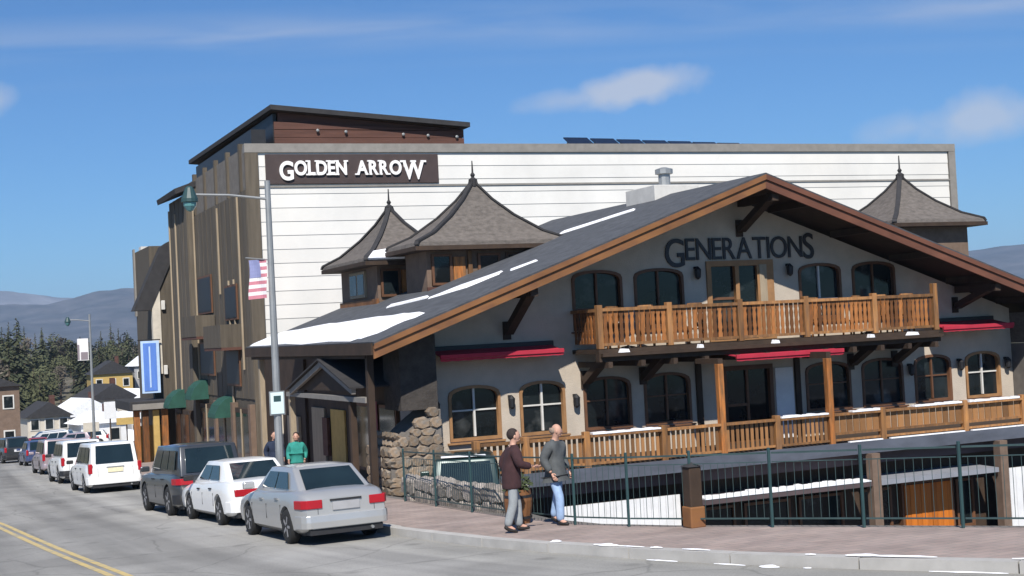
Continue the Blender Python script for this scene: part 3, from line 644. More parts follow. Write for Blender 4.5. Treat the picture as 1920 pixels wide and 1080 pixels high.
box('pier_wall', 'shingle', RB, 34.29, 35.2, 35.2, 36.3, 2.36, rz_(35.2)-.25)
# ---- street side: shaded entrance under the eave
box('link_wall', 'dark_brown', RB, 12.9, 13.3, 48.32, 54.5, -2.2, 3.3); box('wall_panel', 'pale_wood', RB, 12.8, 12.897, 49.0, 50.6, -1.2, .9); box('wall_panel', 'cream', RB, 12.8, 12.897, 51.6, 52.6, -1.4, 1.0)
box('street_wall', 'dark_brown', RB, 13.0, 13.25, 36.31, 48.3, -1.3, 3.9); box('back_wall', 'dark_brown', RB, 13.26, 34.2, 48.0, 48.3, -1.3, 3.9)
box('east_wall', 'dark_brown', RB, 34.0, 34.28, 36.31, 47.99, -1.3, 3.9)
for a, b, m_, z1 in ((36.9, 37.9, 'house_grey', 1.6), (43.6, 45.2, 'ochre', 1.3), (46.0, 47.6, 'pale_wood', 1.3)):
    d = box('entry_door' if m_ == 'house_grey' else 'wall_panel', m_, RB, 12.93, 12.998, a, b, gz(42)+.14, z1, bevel=.01)
for a, b in ((38.2, 39.8), (40.1, 42.9)):
    wn = box('window', 'frame_brown', RB, 12.9, 12.998, a, b, -.5, 1.6); box('pane', 'glass', wn, 12.885, 12.899, a+.1, b-.1, -.4, 1.5)
for yy, zz, m_ in ((34.9, 3.2, 'dark_brown'), (36.6, 1.9, 'dark_brown'), (43.2, 1.9, 'pale_wood'), (47.2, 3.1, 'pale_wood')):
    box('porch_post', m_, RB, 11.02, 11.2, yy-.1, yy+.1, gz(yy)+.1, zz-.002 if zz > 3 else zz, bevel=.01)
box('porch_beam', 'dark_brown', RB, 11.0, 11.22, 34.9, 48.2, 3.08, 3.28); box('entry_beam', 'trim_grey', RB, 10.98, 11.24, 35.0, 43.4, 1.905, 2.04)
gab = MB(); gab.bar((10.95, 42.6, 2.05), (10.95, 38.9, 2.95), .16, .12, (1, 0, 0)); gab.bar((10.95, 38.9, 2.95), (10.95, 35.9, 2.2), .16, .12, (1, 0, 0)); gb = B(gab, 'entry_gable', 'trim_grey', RB)
B(MB().hull4([(10.8, 42.7, 2.13), (12.9, 42.7, 2.13), (12.9, 38.9, 3.05), (10.8, 38.9, 3.05)], (0, 0, .05)).hull4([(10.8, 38.9, 3.05), (12.9, 38.9, 3.05), (12.9, 35.8, 2.28), (10.8, 35.8, 2.28)], (0, 0, .05)), 'gable_roof', 'roof_dark', gb)
B(MB().prism([(42.3, 2.12), (38.9, 2.86), (36.1, 2.2)], 11.06, 11.12, 'yz'), 'gable_panel', 'dark_brown', gb)
box('notice_board', 'red_brown', RB, 12.82, 12.925, 45.3, 45.9, -.3, 1.0); box('notice_board', 'flag_red', RB, 12.84, 12.88, 39.9, 40.05, -.3, 1.7)
# ---- turrets
def turret(x0, x1, y0, y1, ze, za, ov, zbase, ax=None, win=(), fin=.7):
    t_ = B(MB().box(x0, x1, y0, y1, zbase, ze-.02), 'turret', 'house_brown', RB)
    ax = (x0+x1)/2 if ax is None else ax; ay = (y0+y1)/2; h = za-ze
    rings = [(1.0, 0), (.98, .06), (.72, .2), (.42, .47), (.2, .73), (.045, .97), (.03, 1.04)]
    m = MB(); cor = [(x0-ov, y0-ov), (x1+ov, y0-ov), (x1+ov, y1+ov), (x0-ov, y1+ov)]
    prev = None
    for s_, t2 in rings:
        r_ = [(ax+(x-ax)*s_, ay+(y-ay)*s_, ze+h*t2) for x, y in cor]
        if prev: m.add(prev+r_, [(i, (i+1) % 4, 4+(i+1) % 4, 4+i) for i in range(4)])
        else: m.add(r_, [(3, 2, 1, 0)])
        prev = r_
    m.add(prev, [(0, 1, 2, 3)])
    B(m, 'turret_roof', 'shingle', t_)
    rm = MB()
    for i in range(4):
        pts = [Vector((ax+(cor[i][0]-ax)*s_, ay+(cor[i][1]-ay)*s_, ze+h*t2+.03)) for s_, t2 in rings]
        for a, b in zip(pts, pts[1:]): rm.bar(a, b, .16, .06)
    B(rm, 'hip_ridge', 'roof_dark', t_)
    B(MB().box(x0-ov-.03, x1+ov+.03, y0-ov-.03, y1+ov+.03, ze-.14, ze-.004), 'turret_fascia', 'dark_brown', t_)
    B(MB().lathe([(.14, za-.1), (.16, za+.12), (.05, za+.2), (.09, za+.28), (.035, za+.36), (.02, za+fin)], (ax, ay, 0), 8), 'finial', 'roof_dark', t_)
    return t_
t2 = turret(15.15, 19.6, 41.1, 43.1, 6.45, 8.6, .5, 4.2, 17.3, fin=.75)
t1 = turret(14.5, 17.0, 44.2, 48.4, 6.2, 8.15, .55, 3.9, 15.75, fin=.75)
t3 = turret(33.33, 36.63, 40.35, 43.65, 6.84, 8.75, .5, -1.2, 34.98, fin=.85)
def twin(t_, x0, x1, y, z0, z1, fr='frame_tan'):
    wn = link('turret_window', xzmesh([(x0, z0), (x1, z0), (x1, z1), (x0, z1)], [[(x0+.08, z0+.08), (x1-.08, z0+.08), (x1-.08, z1-.08), (x0+.08, z1-.08)]], y-.09, y-.004, 'turret_window'), fr, t_)
    return wn
for a, b in ((15.3, 16.0), (16.9, 17.7), (17.9, 18.7), (18.8, 19.5)):
    twin(t2, a, b, 41.1, 5.2, 6.2, 'frame_brown'); box('pane', 'glass', t2, a+.05, b-.05, 41.05, 41.07, 5.25, 6.15)
box('turret_shutter', 'orange_wood', t2, 16.05, 16.45, 41.02, 41.096, 5.2, 6.1); box('turret_post', 'honey_wood', t2, 16.55, 16.68, 40.98, 41.096, 4.8, 6.28)
box('turret_apron', 'red_brown', t2, 15.12, 19.63, 41.0, 41.094, 4.3, 5.15)
twin(t1, 14.6, 15.3, 44.2, 5.0, 5.95, 'frame_brown'); box('pane', 'glass', t1, 14.65, 15.25, 44.13, 44.16, 5.05, 5.9)
box('turret_shutter', 'orange_wood', t1, 15.35, 15.75, 44.1, 44.196, 4.7, 5.9)
wn = box('turret_window', 'pale_wood', t1, 14.42, 14.497, 45.4, 47.2, 5.05, 5.95); box('pane', 'glass', t1, 14.405, 14.419, 45.5, 46.2, 5.15, 5.85); box('pane', 'glass', t1, 14.405, 14.419, 46.35, 47.1, 5.15, 5.85)
box('turret_apron', 'barge_wood', t1, 14.4, 14.494, 44.1, 48.4, 4.3, 4.95)
m = MB(); m.hull4([(14.0, 43.62, 6.24), (15.3, 43.62, 6.24), (15.2, 44.2, 6.62), (14.35, 44.1, 6.5)], (0, -.06, .06)); B(m, 'snow_patch', 'snow', t1)
# ------------------------------------------------------------------ signs with raised letters
def glyph(ch, size, bold, depth):
    cu = bpy.data.curves.new('t', 'FONT'); cu.body = ch; cu.size = size; cu.offset = bold; cu.extrude = depth/2; cu.align_x = 'LEFT'
    o = bpy.data.objects.new('t', cu); C.objects.link(o); me = evalmesh(o); bpy.data.objects.remove(o); me.materials.clear()
    xs = [v.co.x for v in me.vertices]; x0 = min(xs)
    for v in me.vertices: v.co.x -= x0
    return me, max(xs)-x0
SER = {'G': [], 'O': [], 'L': [(0, 1), (0, 0), (1, 0)], 'D': [(.08, 1), (.08, 0)], 'E': [(.06, 1), (.06, 0)], 'N': [(.06, 0), (.06, 1), (.94, 1)], 'A': [(.05, 0), (.95, 0)], 'R': [(.08, 0), (.08, 1), (.95, 0)], 'W': [(.03, 1), (.97, 1), (.5, 1)]}
def lettering(parent, specs, x0, x1, y, m, depth, zbase, serif=False):
    items = []; tot_ = 0
    for ch, sz, dz_, bold in specs:
        if ch == ' ': items.append((None, sz, 0, 0)); tot_ += sz; continue
        me_, wd = glyph(ch, sz, bold, depth); items.append((me_, wd, dz_, (ch, sz))); tot_ += wd
    n = len([i for i in items])-1; gap = .045; sc_ = (x1-x0-gap*n)/tot_; x = x0
    for me_, wd, dz_, info in items:
        if me_ is not None:
            for v_ in me_.vertices: v_.co = (x+v_.co.x*sc_, y+v_.co.z, zbase+dz_+v_.co.y)
            me_.update()
            if serif:
                bm = bmesh.new(); bm.from_mesh(me_); h = info[1]*.69; s_ = h*.11
                for fx_, fz in SER.get(info[0], []):
                    cx_ = x+wd*sc_*fx_; cz = zbase+dz_+fz*h
                    tmp = MB().box(cx_-s_*1.5, cx_+s_*1.5, y-depth/2-.002, y+depth/2-.002, cz-s_*.5, cz+s_*.5)
                    vv = [bm.verts.new(q) for q in tmp.v]
                    for f_ in tmp.f: bm.faces.new([vv[i] for i in f_])
                bm.to_mesh(me_); bm.free()
            me_.name = 'letter'; link('letter', me_, m, parent)
        x += wd*sc_+gap
HS_Y = 54.54
HS = thing('hotel_sign', 'long dark brown sign board with white raised GOLDEN ARROW lettering on white wall', 'sign', (17, HS_Y, 10.1), world=True); HS.rotation_euler.z = math.atan2(-1.9, 36.23)
box('sign_panel', 'sign_brown', HS, 13.4, 20.75, 54.43, 54.53, 10.07, 11.3, bevel=.02)
sp = [('G', 1.06, -.2, .028)]+[(c, .80, 0, .026) for c in 'OLDEN']+[(' ', .4, 0, 0)]+[(c, .80, 0, .026) for c in 'ARRO']+[('W', 1.06, -.2, .028)]
lettering(HS, sp, 13.95, 20.1, 54.385, 'letter_white', .09, 10.45, True)
RS = thing('restaurant_sign', 'black raised GENERATIONS lettering on the grey stucco gable', 'sign', (23.6, 35.9, 5.5), world=True)
sp = [('G', 1.22, -.19, .008)]+[(c, .96, 0, .004) for c in 'ENERATION']+[('S', 1.15, -.05, .008)]
lettering(RS, sp, 20.93, 26.36, 35.965, 'letter_black', .04, 5.5)
# ------------------------------------------------------------------ hotel
HB = thing('hotel_building', 'tall four storey hotel with white boarded end wall and brown street side', 'building', (14, 56, -1.6), world=True)
A0, A1 = Vector((12.72, 54.8)), Vector((47.3, 52.9)); HT = 11.72
def hw(t_): return A0+(A1-A0)*t_
hd = (A1-A0).normalized(); hn = Vector((hd.y, -hd.x))
def hbox(mb, t0, t1, off0, off1, z0, z1):      # box along the end wall; off = metres out from it
    p = [hw(t0)+hn*off1, hw(t1)+hn*off1, hw(t1)+hn*off0, hw(t0)+hn*off0]
    return mb.add([(q.x, q.y, z0) for q in p]+[(q.x, q.y, z1) for q in p], [(0, 3, 2, 1), (4, 5, 6, 7), (0, 1, 5, 4), (1, 2, 6, 5), (2, 3, 7, 6), (3, 0, 4, 7)])
core = MB(); p = [hw(0), hw(1), hw(1)+Vector((1, 12)), Vector((12.72, 67.5))]
core.add([(q.x, q.y+.02, -2.4) for q in p]+[(q.x, q.y+.02, HT-.05) for q in p], [(0, 3, 2, 1), (4, 5, 6, 7), (0, 1, 5, 4), (1, 2, 6, 5), (2, 3, 7, 6), (3, 0, 4, 7)])
core_o = B(core, 'end_wall', 'mortar', HB)
nb = 23; zb0 = -1.6; zb1 = HT-.35
for i in range(nb):
    za, zt = zb0+(zb1-zb0)*i/nb, zb0+(zb1-zb0)*(i+1)/nb
    m = MB(); q0 = hw(.012); q1 = hw(.992)
    lo, hi = .062, .04
    f = []
    for q in (q0, q1): f += [q+hn*lo, q+hn*.0, q+hn*.0, q+hn*hi]
    m.add([(f[0].x, f[0].y, za+.005), (f[1].x, f[1].y, za+.005), (f[2].x, f[2].y, zt), (f[3].x, f[3].y, zt), (f[4].x, f[4].y, za+.005), (f[5].x, f[5].y, za+.005), (f[6].x, f[6].y, zt), (f[7].x, f[7].y, zt)],
          [(0, 1, 2, 3), (7, 6, 5, 4), (0, 4, 5, 1), (3, 2, 6, 7), (0, 3, 7, 4), (1, 5, 6, 2)])
    B(m, 'siding_board', 'white_board', core_o)
B(hbox(MB(), -.004, 1.004, -.3, .14, HT-.345, HT+.02), 'parapet_trim', 'trim_grey', HB); B(hbox(MB(), .993, 1.004, .0, .13, -1.6, HT-.35), 'corner_board', 'trim_grey', HB)
B(hbox(MB(), .0, 1.0, .077, .1, HT-1.78, HT-1.70), 'cable_conduit', 'trim_grey', HB)
B(hbox(MB(), -.004, .0115, .0, .13, -1.6, HT-.35), 'corner_board', 'brown_board', HB)
# street side, bays of vertical boards
def sbox(name, m_, y0, y1, z0, z1, x0, x1=12.715, par=None, bevel=0): return box(name, m_, par or HB, x0, x1, y0, y1, z0, z1, bevel=bevel)
sw = sbox('street_wall', 'brown_board', 54.81, 66.0, -2.4, 9.9, 12.62); sbox('street_wall', 'brown_board', 66.01, 70.8, -2.6, 11.0, 12.3)
box('block_core', 'brown_board', HB, 12.72, 30, 67.52, 70.8, -2.8, 11.2)
k = 0
for y0, y1, zt, xw in ((54.85, 66.0, 9.88, 12.62), (66.05, 70.7, 10.98, 12.3)):
    y = y0
    while y < y1-.3:
        box('wall_board', 'brown_board', sw, xw-.045+.012*(k % 2), xw-.002, y, y+.49, 1.4, zt); y += .51; k += 1
for y, z0, z1 in ((56.3, 2.6, 9.8), (60.4, 5.9, 9.7), (65.9, 1.3, 10.2), (69.0, .9, 10.3), (70.7, 1.0, 10.6), (57.6, 2.7, 6.4), (58.6, .6, 6.4)):
    sbox('batten', 'pale_wood', y-.05, y+.05, z0, z1, 12.2 if y > 66 else 12.5, 12.29 if y > 66 else 12.57)
# recessed loggias and balconies
for y0, y1, z0, z1 in ((62.2, 65.4, 5.15, 6.9), (62.2, 65.4, 2.3, 3.85), (57.0, 59.4, 4.7, 6.2), (57.0, 59.6, 1.9, 3.5)):
    wn = sbox('window', 'frame_brown', y0, y1, z0, z1, 12.5, 12.56); sbox('pane', 'black_metal_and_shade', y0+.12, y1-.12, z0+.1, z1-.1, 12.485, 12.498, wn)
for y0, y1, z0 in ((61.9, 65.6, 4.1), (56.6, 60.2, 3.55)):
    b_ = sbox('balcony', 'red_brown', y0, y1, z0-.12, z0, 11.7, 12.56); sbox('balcony_front', 'brown_board', y0, y1, z0+.002, z0+.95, 11.68, 11.75, b_); sbox('balcony_side', 'brown_board', y0, y0+.07, z0+.002, z0+.95, 11.752, 12.56, b_)
# top storey under the penthouse roof, near-black colour standing in for eave shade
sbox('top_storey', 'black_metal_and_shade', 55.2, 67.0, 9.92, 12.4, 13.0, 13.6)
for y in (56, 58.5, 61, 63.5, 66): sbox('top_post', 'brown_board', y-.12, y+.12, 9.92, 11.9, 12.62, 12.8)
# penthouse with monopitch roof
ph = MB(); ph.add([(14.2, 55.4, 11.4), (22.2, 55.0, 11.4), (22.2, 66, 11.4), (14.2, 66, 11.4), (14.2, 55.4, 13.15), (22.2, 55.0, 12.48), (22.2, 66, 12.48), (14.2, 66, 13.15)], [(0, 3, 2, 1), (4, 5, 6, 7), (0, 1, 5, 4), (1, 2, 6, 5), (2, 3, 7, 6), (3, 0, 4, 7)])
pho = B(ph, 'penthouse', 'red_brown', HB)
rf = MB(); q = [(13.75, 54.95, 13.18), (22.95, 54.5, 12.46), (22.95, 66.5, 12.46), (12.6, 66.5, 12.45), (13.6, 72.3, 13.2)][:3]
rf.hull4([(13.8, 54.95, 13.2), (22.4, 54.5, 12.52), (22.4, 71.0, 12.52), (13.6, 72.0, 13.2)], (0, 0, .2)); B(rf, 'penthouse_roof', 'roof_dark', pho)
rf = MB(); rf.hull4([(13.95, 55.12, 13.17), (22.3, 54.72, 12.49), (22.3, 70.8, 12.49), (13.75, 71.8, 13.17)], (0, 0, .02)); B(rf, 'roof_underside', 'dark_brown', pho)
for i in range(4):
    z0 = 11.45+i*.33
    m = MB(); m.add([(14.0, 55.33-.02*(i % 2), z0), (22.25, 54.93-.02*(i % 2), z0), (22.25, 54.97, z0), (14.0, 55.38, z0), (14.0, 55.33-.02*(i % 2), min(z0+.31, 13.1)), (22.25, 54.93-.02*(i % 2), min(z0+.31, 12.4)), (22.25, 54.97, min(z0+.31, 12.4)), (14.0, 55.38, min(z0+.31, 13.1))], [(0, 3, 2, 1), (4, 5, 6, 7), (0, 1, 5, 4), (1, 2, 6, 5), (2, 3, 7, 6), (3, 0, 4, 7)])
    B(m, 'clad_board', 'red_brown', pho)
for x in (15.8, 17.0, 19.5, 20.6, 21.9): B(MB().lathe([(.03, -.08), (.07, -.05), (.07, 0)], (x, 55.25-(x-14)*.047, 12.45-(x-14)*.04), 8, 'y'), 'flood_lamp', 'steel', pho)
sbox('penthouse_side', 'black_metal_and_shade', 55.5, 71.5, 11.3, 13.1, 14.0, 14.15)  # near-black colour stands in for shade below the roof edge
# second block roof, mansard end block
rf = MB(); rf.prism([(11.75, 10.95), (15.2, 12.3), (15.2, 12.5), (11.7, 11.2)], 65.8, 71.0, 'xz'); B(rf, 'shed_roof', 'roof_dark', HB)
mb = MB(); mb.prism([(11.0, 5.75), (11.9, 5.75), (13.2, 8.6), (16, 9.0), (16, 9.5), (13.0, 9.45), (12.6, 9.2)], 75.5, 76.6, 'xz'); B(mb, 'mansard', 'roof_dark', HB)
box('end_block', 'brown_board', HB, 12.1, 26, 76.62, 82, -3.6, 9.3)
box('end_panel', 'cream', HB, 11.98, 12.42, 75.55, 75.99, 2.3, 6.9); box('end_panel', 'brown_board', HB, 12.43, 14, 75.62, 75.98, -2.6, 8.5)
box('vent_shaft', 'frame_white', HB, 12.12, 12.5, 79.5, 80.3, 8.3, 9.5); box('vent_shaft', 'trim_grey', HB, 12.0, 12.095, 81.6, 82, 5.6, 9.5)
for y, z in ((75.2, 6.0), (75.2, 2.5)): box('wall_lamp', 'frame_white', HB, 12.46, 12.66, 75.42, 75.6, z-.25, z+.25, bevel=.03)
# ground floor: shop fronts, rounded green awnings, timber porch
for y0, y1 in ((55.4, 58.0), (58.6, 61.6), (62.3, 65.7)):
    wn = sbox('shop_front', 'dark_brown', y0, y1, gz(60)-.3, 1.0, 12.45, 12.6); sbox('pane', 'glass', y0+.15, y1-.15, gz(60)+.6, .8, 12.43, 12.448, wn); sbox('shop_stile', 'pale_wood', (y0+y1)/2-.05, (y0+y1)/2+.05, gz(60), .98, 12.38, 12.428, wn)
for y0, y1 in ((66.6, 68.4), (68.8, 70.5)):
    wn = sbox('shop_front', 'dark_brown', y0, y1, gz(70)-.4, .6, 12.1, 12.29); sbox('pane', 'glass', y0+.15, y1-.15, gz(70)+.6, .4, 12.08, 12.098, wn)
for y in (55.0, 58.3, 61.95): sbox('shop_pillar', 'house_brown', y-.2, y+.2, gz(y), 1.2, 12.36, 12.61)
for yc, zt, xo in ((69.3, 1.6, 12.3), (65.0, 2.1, 12.6), (59.6, 1.45, 12.6)):
    m = MB(); w2 = .78; prof = [(0, 0), (-.36, -.1), (-.66, -.36), (-.82, -.72), (-.85, -.9)]
    rows_ = []
    for dx, dz_ in prof: rows_.append([(xo+dx, yc-w2, zt+dz_), (xo+dx, yc+w2, zt+dz_)])
    for a, b in zip(rows_, rows_[1:]): m.hull4([a[0], a[1], b[1], b[0]], (.012, 0, -.02))
    for sgn in (-1, 1): m.hull4([(xo+dx, yc+sgn*w2, zt+dz_) for dx, dz_ in prof]+[(xo, yc+sgn*w2, zt-.9)], (0, .015*sgn, 0))
    B(m, 'green_awning', 'green_cloth', HB)
pc = MB(); pc.box(10.35, 12.9, 73.9, 79.5, .45, .95); po = B(pc, 'porch_canopy', 'roof_dark', HB, .05)
m = MB(); m.box(10.5, 12.2, 73.86, 73.897, .5, .8); B(m, 'canopy_band', 'trim_grey', po)
for x in (10.75, 11.2, 11.75, 12.2): box('porch_column', 'orange_wood' if x != 11.75 else 'ochre', po, x-.16, x+.16, 74.2, 74.5, gz(74)+.1, .448, bevel=.02)
box('porch_screen', 'ochre', po, 10.9, 12.3, 74.9, 75.0, gz(74)+.1, -.4)
# solar panels on the hotel roof
for k in range(8):
    x = 28.6+k*1.42; yb = 57.2
    s_ = MB(); s_.hull4([(x, yb-.35, 11.9), (x+1.25, yb-.35, 11.9), (x+1.25, yb+.9, 12.62-.03*k), (x, yb+.9, 12.62-.03*k)], (0, -.03, .05)); so_ = B(s_, 'solar_panel', 'solar', HB)
    B(MB().bar((x+.2, yb+.85, 11.6), (x+.2, yb+.85, 12.55-.03*k), .05, .05).bar((x+1.05, yb+.85, 11.6), (x+1.05, yb+.85, 12.55-.03*k), .05, .05), 'panel_leg', 'steel', so_)
# blue hanging banner
bn = thing('blue_banner', 'tall blue vertical banner with pale border hanging over the hotel porch', 'banner', (11.8, 75.4, 1.3), world=True)
box('banner_border', 'pale_blue', bn, 11.25, 12.22, 75.32, 75.36, 1.3, 4.1); box('banner_cloth', 'blue_cloth', bn, 11.37, 12.05, 75.29, 75.318, 1.42, 3.98); box('banner_stripe', 'pale_blue', bn, 11.66, 11.74, 75.275, 75.288, 1.6, 3.8)
B(MB().bar((11.1, 75.34, 4.15), (12.3, 75.34, 4.15), .06, .06), 'banner_rod', 'black_metal_and_shade', bn)
# ------------------------------------------------------------------ street lamp, flag, parking sign
def lamp(x, y, top, label, flag_side=True, arm=1.9):
    l = thing('street_lamp', label, 'street lamp', (x, y, gz(y)+SW), world=True); z0 = gz(y)+SW
    B(MB().lathe([(.2, z0), (.2, z0+.12), (.13, z0+.2), (.13, z0+.5)], (x, y, 0), 10), 'base', 'steel', l)
    B(MB().cyl((x, y, z0+.45), (x, y, top), .105, .07, 10), 'pole', 'steel', l, smooth=False)
    za = top-.35
    a = MB(); a.cyl((x, y, za-.1), (x-arm*.5, y, za+.0), .035, .03, 8); a.cyl((x-arm*.5, y, za), (x-arm+.1, y, za+.02), .03, .028, 8); B(a, 'arm', 'steel', l)
    B(MB().lathe([(.05, .32), (.1, .28), (.2, .02), (.2, -.06), (.05, -.1)], (x-arm, y, za-.1), 12), 'lamp_head', 'teal', l)
    B(MB().lathe([(.16, -.005), (.15, -.1), (.08, -.2), (.02, -.23)], (x-arm, y, za-.16), 12), 'lamp_glass', 'teal_glass', l)
    return l
lamp(8.12, 33.0, 7.6, 'grey street lamp post by the kerb with teal lamp on a long arm')
fl = thing('flag', 'small striped flag with blue canton hanging from the near street lamp', 'flag', (7.85, 33, 4.65), world=True)
fm = MB().cyl((8.06, 33, 5.66), (7.5, 33, 5.72), .018, .015, 6); B(fm, 'flag_staff', 'steel', fl)
NX, NS = 8, 11
def flagpt(u, v):        # u across from the post, v down
    return (8.0-.44*u+.02*sin(v*5), 33+.05*sin(u*5+v*3)-.02, 5.68-.95*v-.03*u)
for s_ in range(NS):
    m = MB(); g = [[flagpt(i/NX, (s_+j)/NS) for i in range(NX+1)] for j in (0, 1)]
    for i in range(NX): m.hull4([g[0][i], g[0][i+1], g[1][i+1], g[1][i]], (0, .006, 0))
    B(m, 'flag_stripe', 'flag_red' if s_ % 2 == 0 else 'flag_white', fl)
m = MB()
for j in range(5):
    for i in range(3, 8):
        q = [flagpt(a/NX, b/NS) for a, b in ((i, j), (i+1, j), (i+1, j+1), (i, j+1))]; m.hull4([(x, y-.008, z) for x, y, z in q], (0, .006, 0))
B(m, 'flag_canton', 'flag_blue', fl)
ps = thing('parking_sign', 'small pale rectangular sign strapped to the near street lamp post', 'sign', (8.1, 32.85, 1.85), world=True)
box('sign_plate', 'sign_face', ps, 7.93, 8.25, 32.86, 32.88, 1.9, 2.42, bevel=.004); box('sign_border', 'steel', ps, 7.9, 8.28, 32.882, 32.892, 1.87, 2.45)
box('sign_text', 'teal', ps, 8.0, 8.18, 32.853, 32.859, 2.2, 2.34); box('sign_strap', 'steel', ps, 7.99, 8.23, 32.893, 33.11, 2.1, 2.16)
l2 = lamp(10.95, 95, 6.2, 'distant slim street lamp carrying a pale pink banner', arm=1.4)
f2 = tag(box('banner', 'flag_white', None, 10.1, 10.8, 94.98, 95.0, 3.15, 4.6), 'pale pink and white banner on the distant street lamp', 'banner')
box('banner_stripe', 'paint_pink', f2, 10.1, 10.22, 94.965, 94.978, 3.2, 4.2)
box('banner_stripe', 'paint_pink', f2, 10.3, 10.75, 94.965, 94.978, 3.2, 3.7)
# ------------------------------------------------------------------ fence
fe = thing('railing_fence', 'dark green metal railing along the outer edge of the pavement', 'fence', (12, 20, .2), world=True)
def fpt(y, h): return Vector((fx(y)-.1, y, gz(y)+SW+h))
fy = [11.6, 12.9, 14.2, 15.5, 16.8, 18.1, 19.3, 20.4, 21.6, 23.7, 26.0, 28.3, 30.6]
bal_m = MB().cyl((0, 0, 0), (0, 0, 1), .0048, n=6).mesh('baluster'); bal_m.materials.append(MATS['fence_green'])
for y in fy: 
    p = fpt(y, 0); B(MB().box(p.x-.02, p.x+.02, p.y-.02, p.y+.02, p.z, p.z+1.24), 'fence_post', 'teal', fe, .006)
for a, b in zip(fy, fy[1:]):
    for h, w_ in ((1.16, .028), (1.02, .014), (.14, .024)): B(MB().bar(fpt(a+.04, h), fpt(b-.04, h), w_, w_), 'rail', 'fence_green', fe)
    L_ = (fpt(b, 0)-fpt(a, 0)).length; n = max(int(L_/.125), 4)
    for k in range(1, n):
        p = fpt(a+(b-a)*k/n, .155); o = link('baluster', bal_m, None, fe); o.matrix_parent_inverse = INV[fe.name]; o.location = p; o.scale.z = .855
# low rubble wall behind the fence
swl = thing('rubble_wall', 'low rubble stone wall behind the left end of the railing', 'wall', (11.2, 28, -.4), world=True)
wb_ = MB()
for a in range(6):
    y0, y1 = 25.2+a*1.02, 25.2+(a+1)*1.02
    wb_.box(10.75, 11.15, y0, y1, gz(y1)-.2, gz((y0+y1)/2)+SW+.44+random.uniform(-.06, .06))
core_w = B(wb_, 'wall_core', 'mortar', swl)
for a in range(6):
    y0 = 25.2+a*1.02; stones(core_w, (10.74, y0+1.02, gz(y0+.5)+.02), (0, -1, 0), 1.02, .6, (-1, 0, 0), ST2, .40); stones(core_w, (10.75, y0, gz(y0)+.40), (0, 1, 0), .98, .16, (-.6, 0, 1), ST2, .30)
stones(core_w, (10.75, 25.18, gz(25.2)+.02), (1, 0, 0), .42, .6, (0, -1, 0), ST2, .3)
pl = thing('barrel_planter', 'cedar barrel planter with dark shrub by the railing between the two walkers', 'planter', (9.98, 22.9, gz(22.9)+SW), world=False)
B(MB().lathe([(.2, 0), (.25, .3), (.26, .42), (.23, .62), (.2, .62), (.2, .55)], (0, 0, 0), 14), 'barrel', 'barge_wood', pl)
for h in (.12, .5): B(MB().lathe([(.243 if h < .3 else .255, h-.025), (.25 if h < .3 else .25, h+.025)], (0, 0, 0), 14), 'hoop', 'black_metal_and_shade', pl)
m = MB(); rr = random.Random(4)
for i in range(160):
    a, b, r_ = rr.uniform(0, 2*pi), rr.uniform(0, 1), rr.uniform(.02, .26)*1.0
    c = Vector((r_*cos(a), r_*sin(a), .6+b*.36*(1-r_*2))); u = Vector((rr.uniform(-1, 1), rr.uniform(-1, 1), rr.uniform(-.3, 1))).normalized()*.06; v_ = u.orthogonal().normalized()*.03
    m.add([c-u, c+v_, c+u, c-v_], [(0, 1, 2, 3)])
B(m, 'shrub', 'leaf', pl)
bp = thing('wooden_bollard', 'stout square timber bollard standing in the railing line', 'bollard', (11.5, 19.3, gz(19.3)+SW))
B(MB().box(-.115, .115, -.115, .115, 0, .98), 'shaft', 'dark_brown', bp, .02); B(MB().box(-.14, .14, -.14, .14, 0, .34), 'foot', 'barge_wood', bp, .02); B(MB().add([(-.135, -.135, .982), (.135, -.135, .982), (.135, .135, .982), (-.135, .135, .982), (0, 0, 1.05)], [(3, 2, 1, 0), (0, 1, 4), (1, 2, 4), (2, 3, 4), (3, 0, 4)]), 'cap', 'roof_dark', bp)
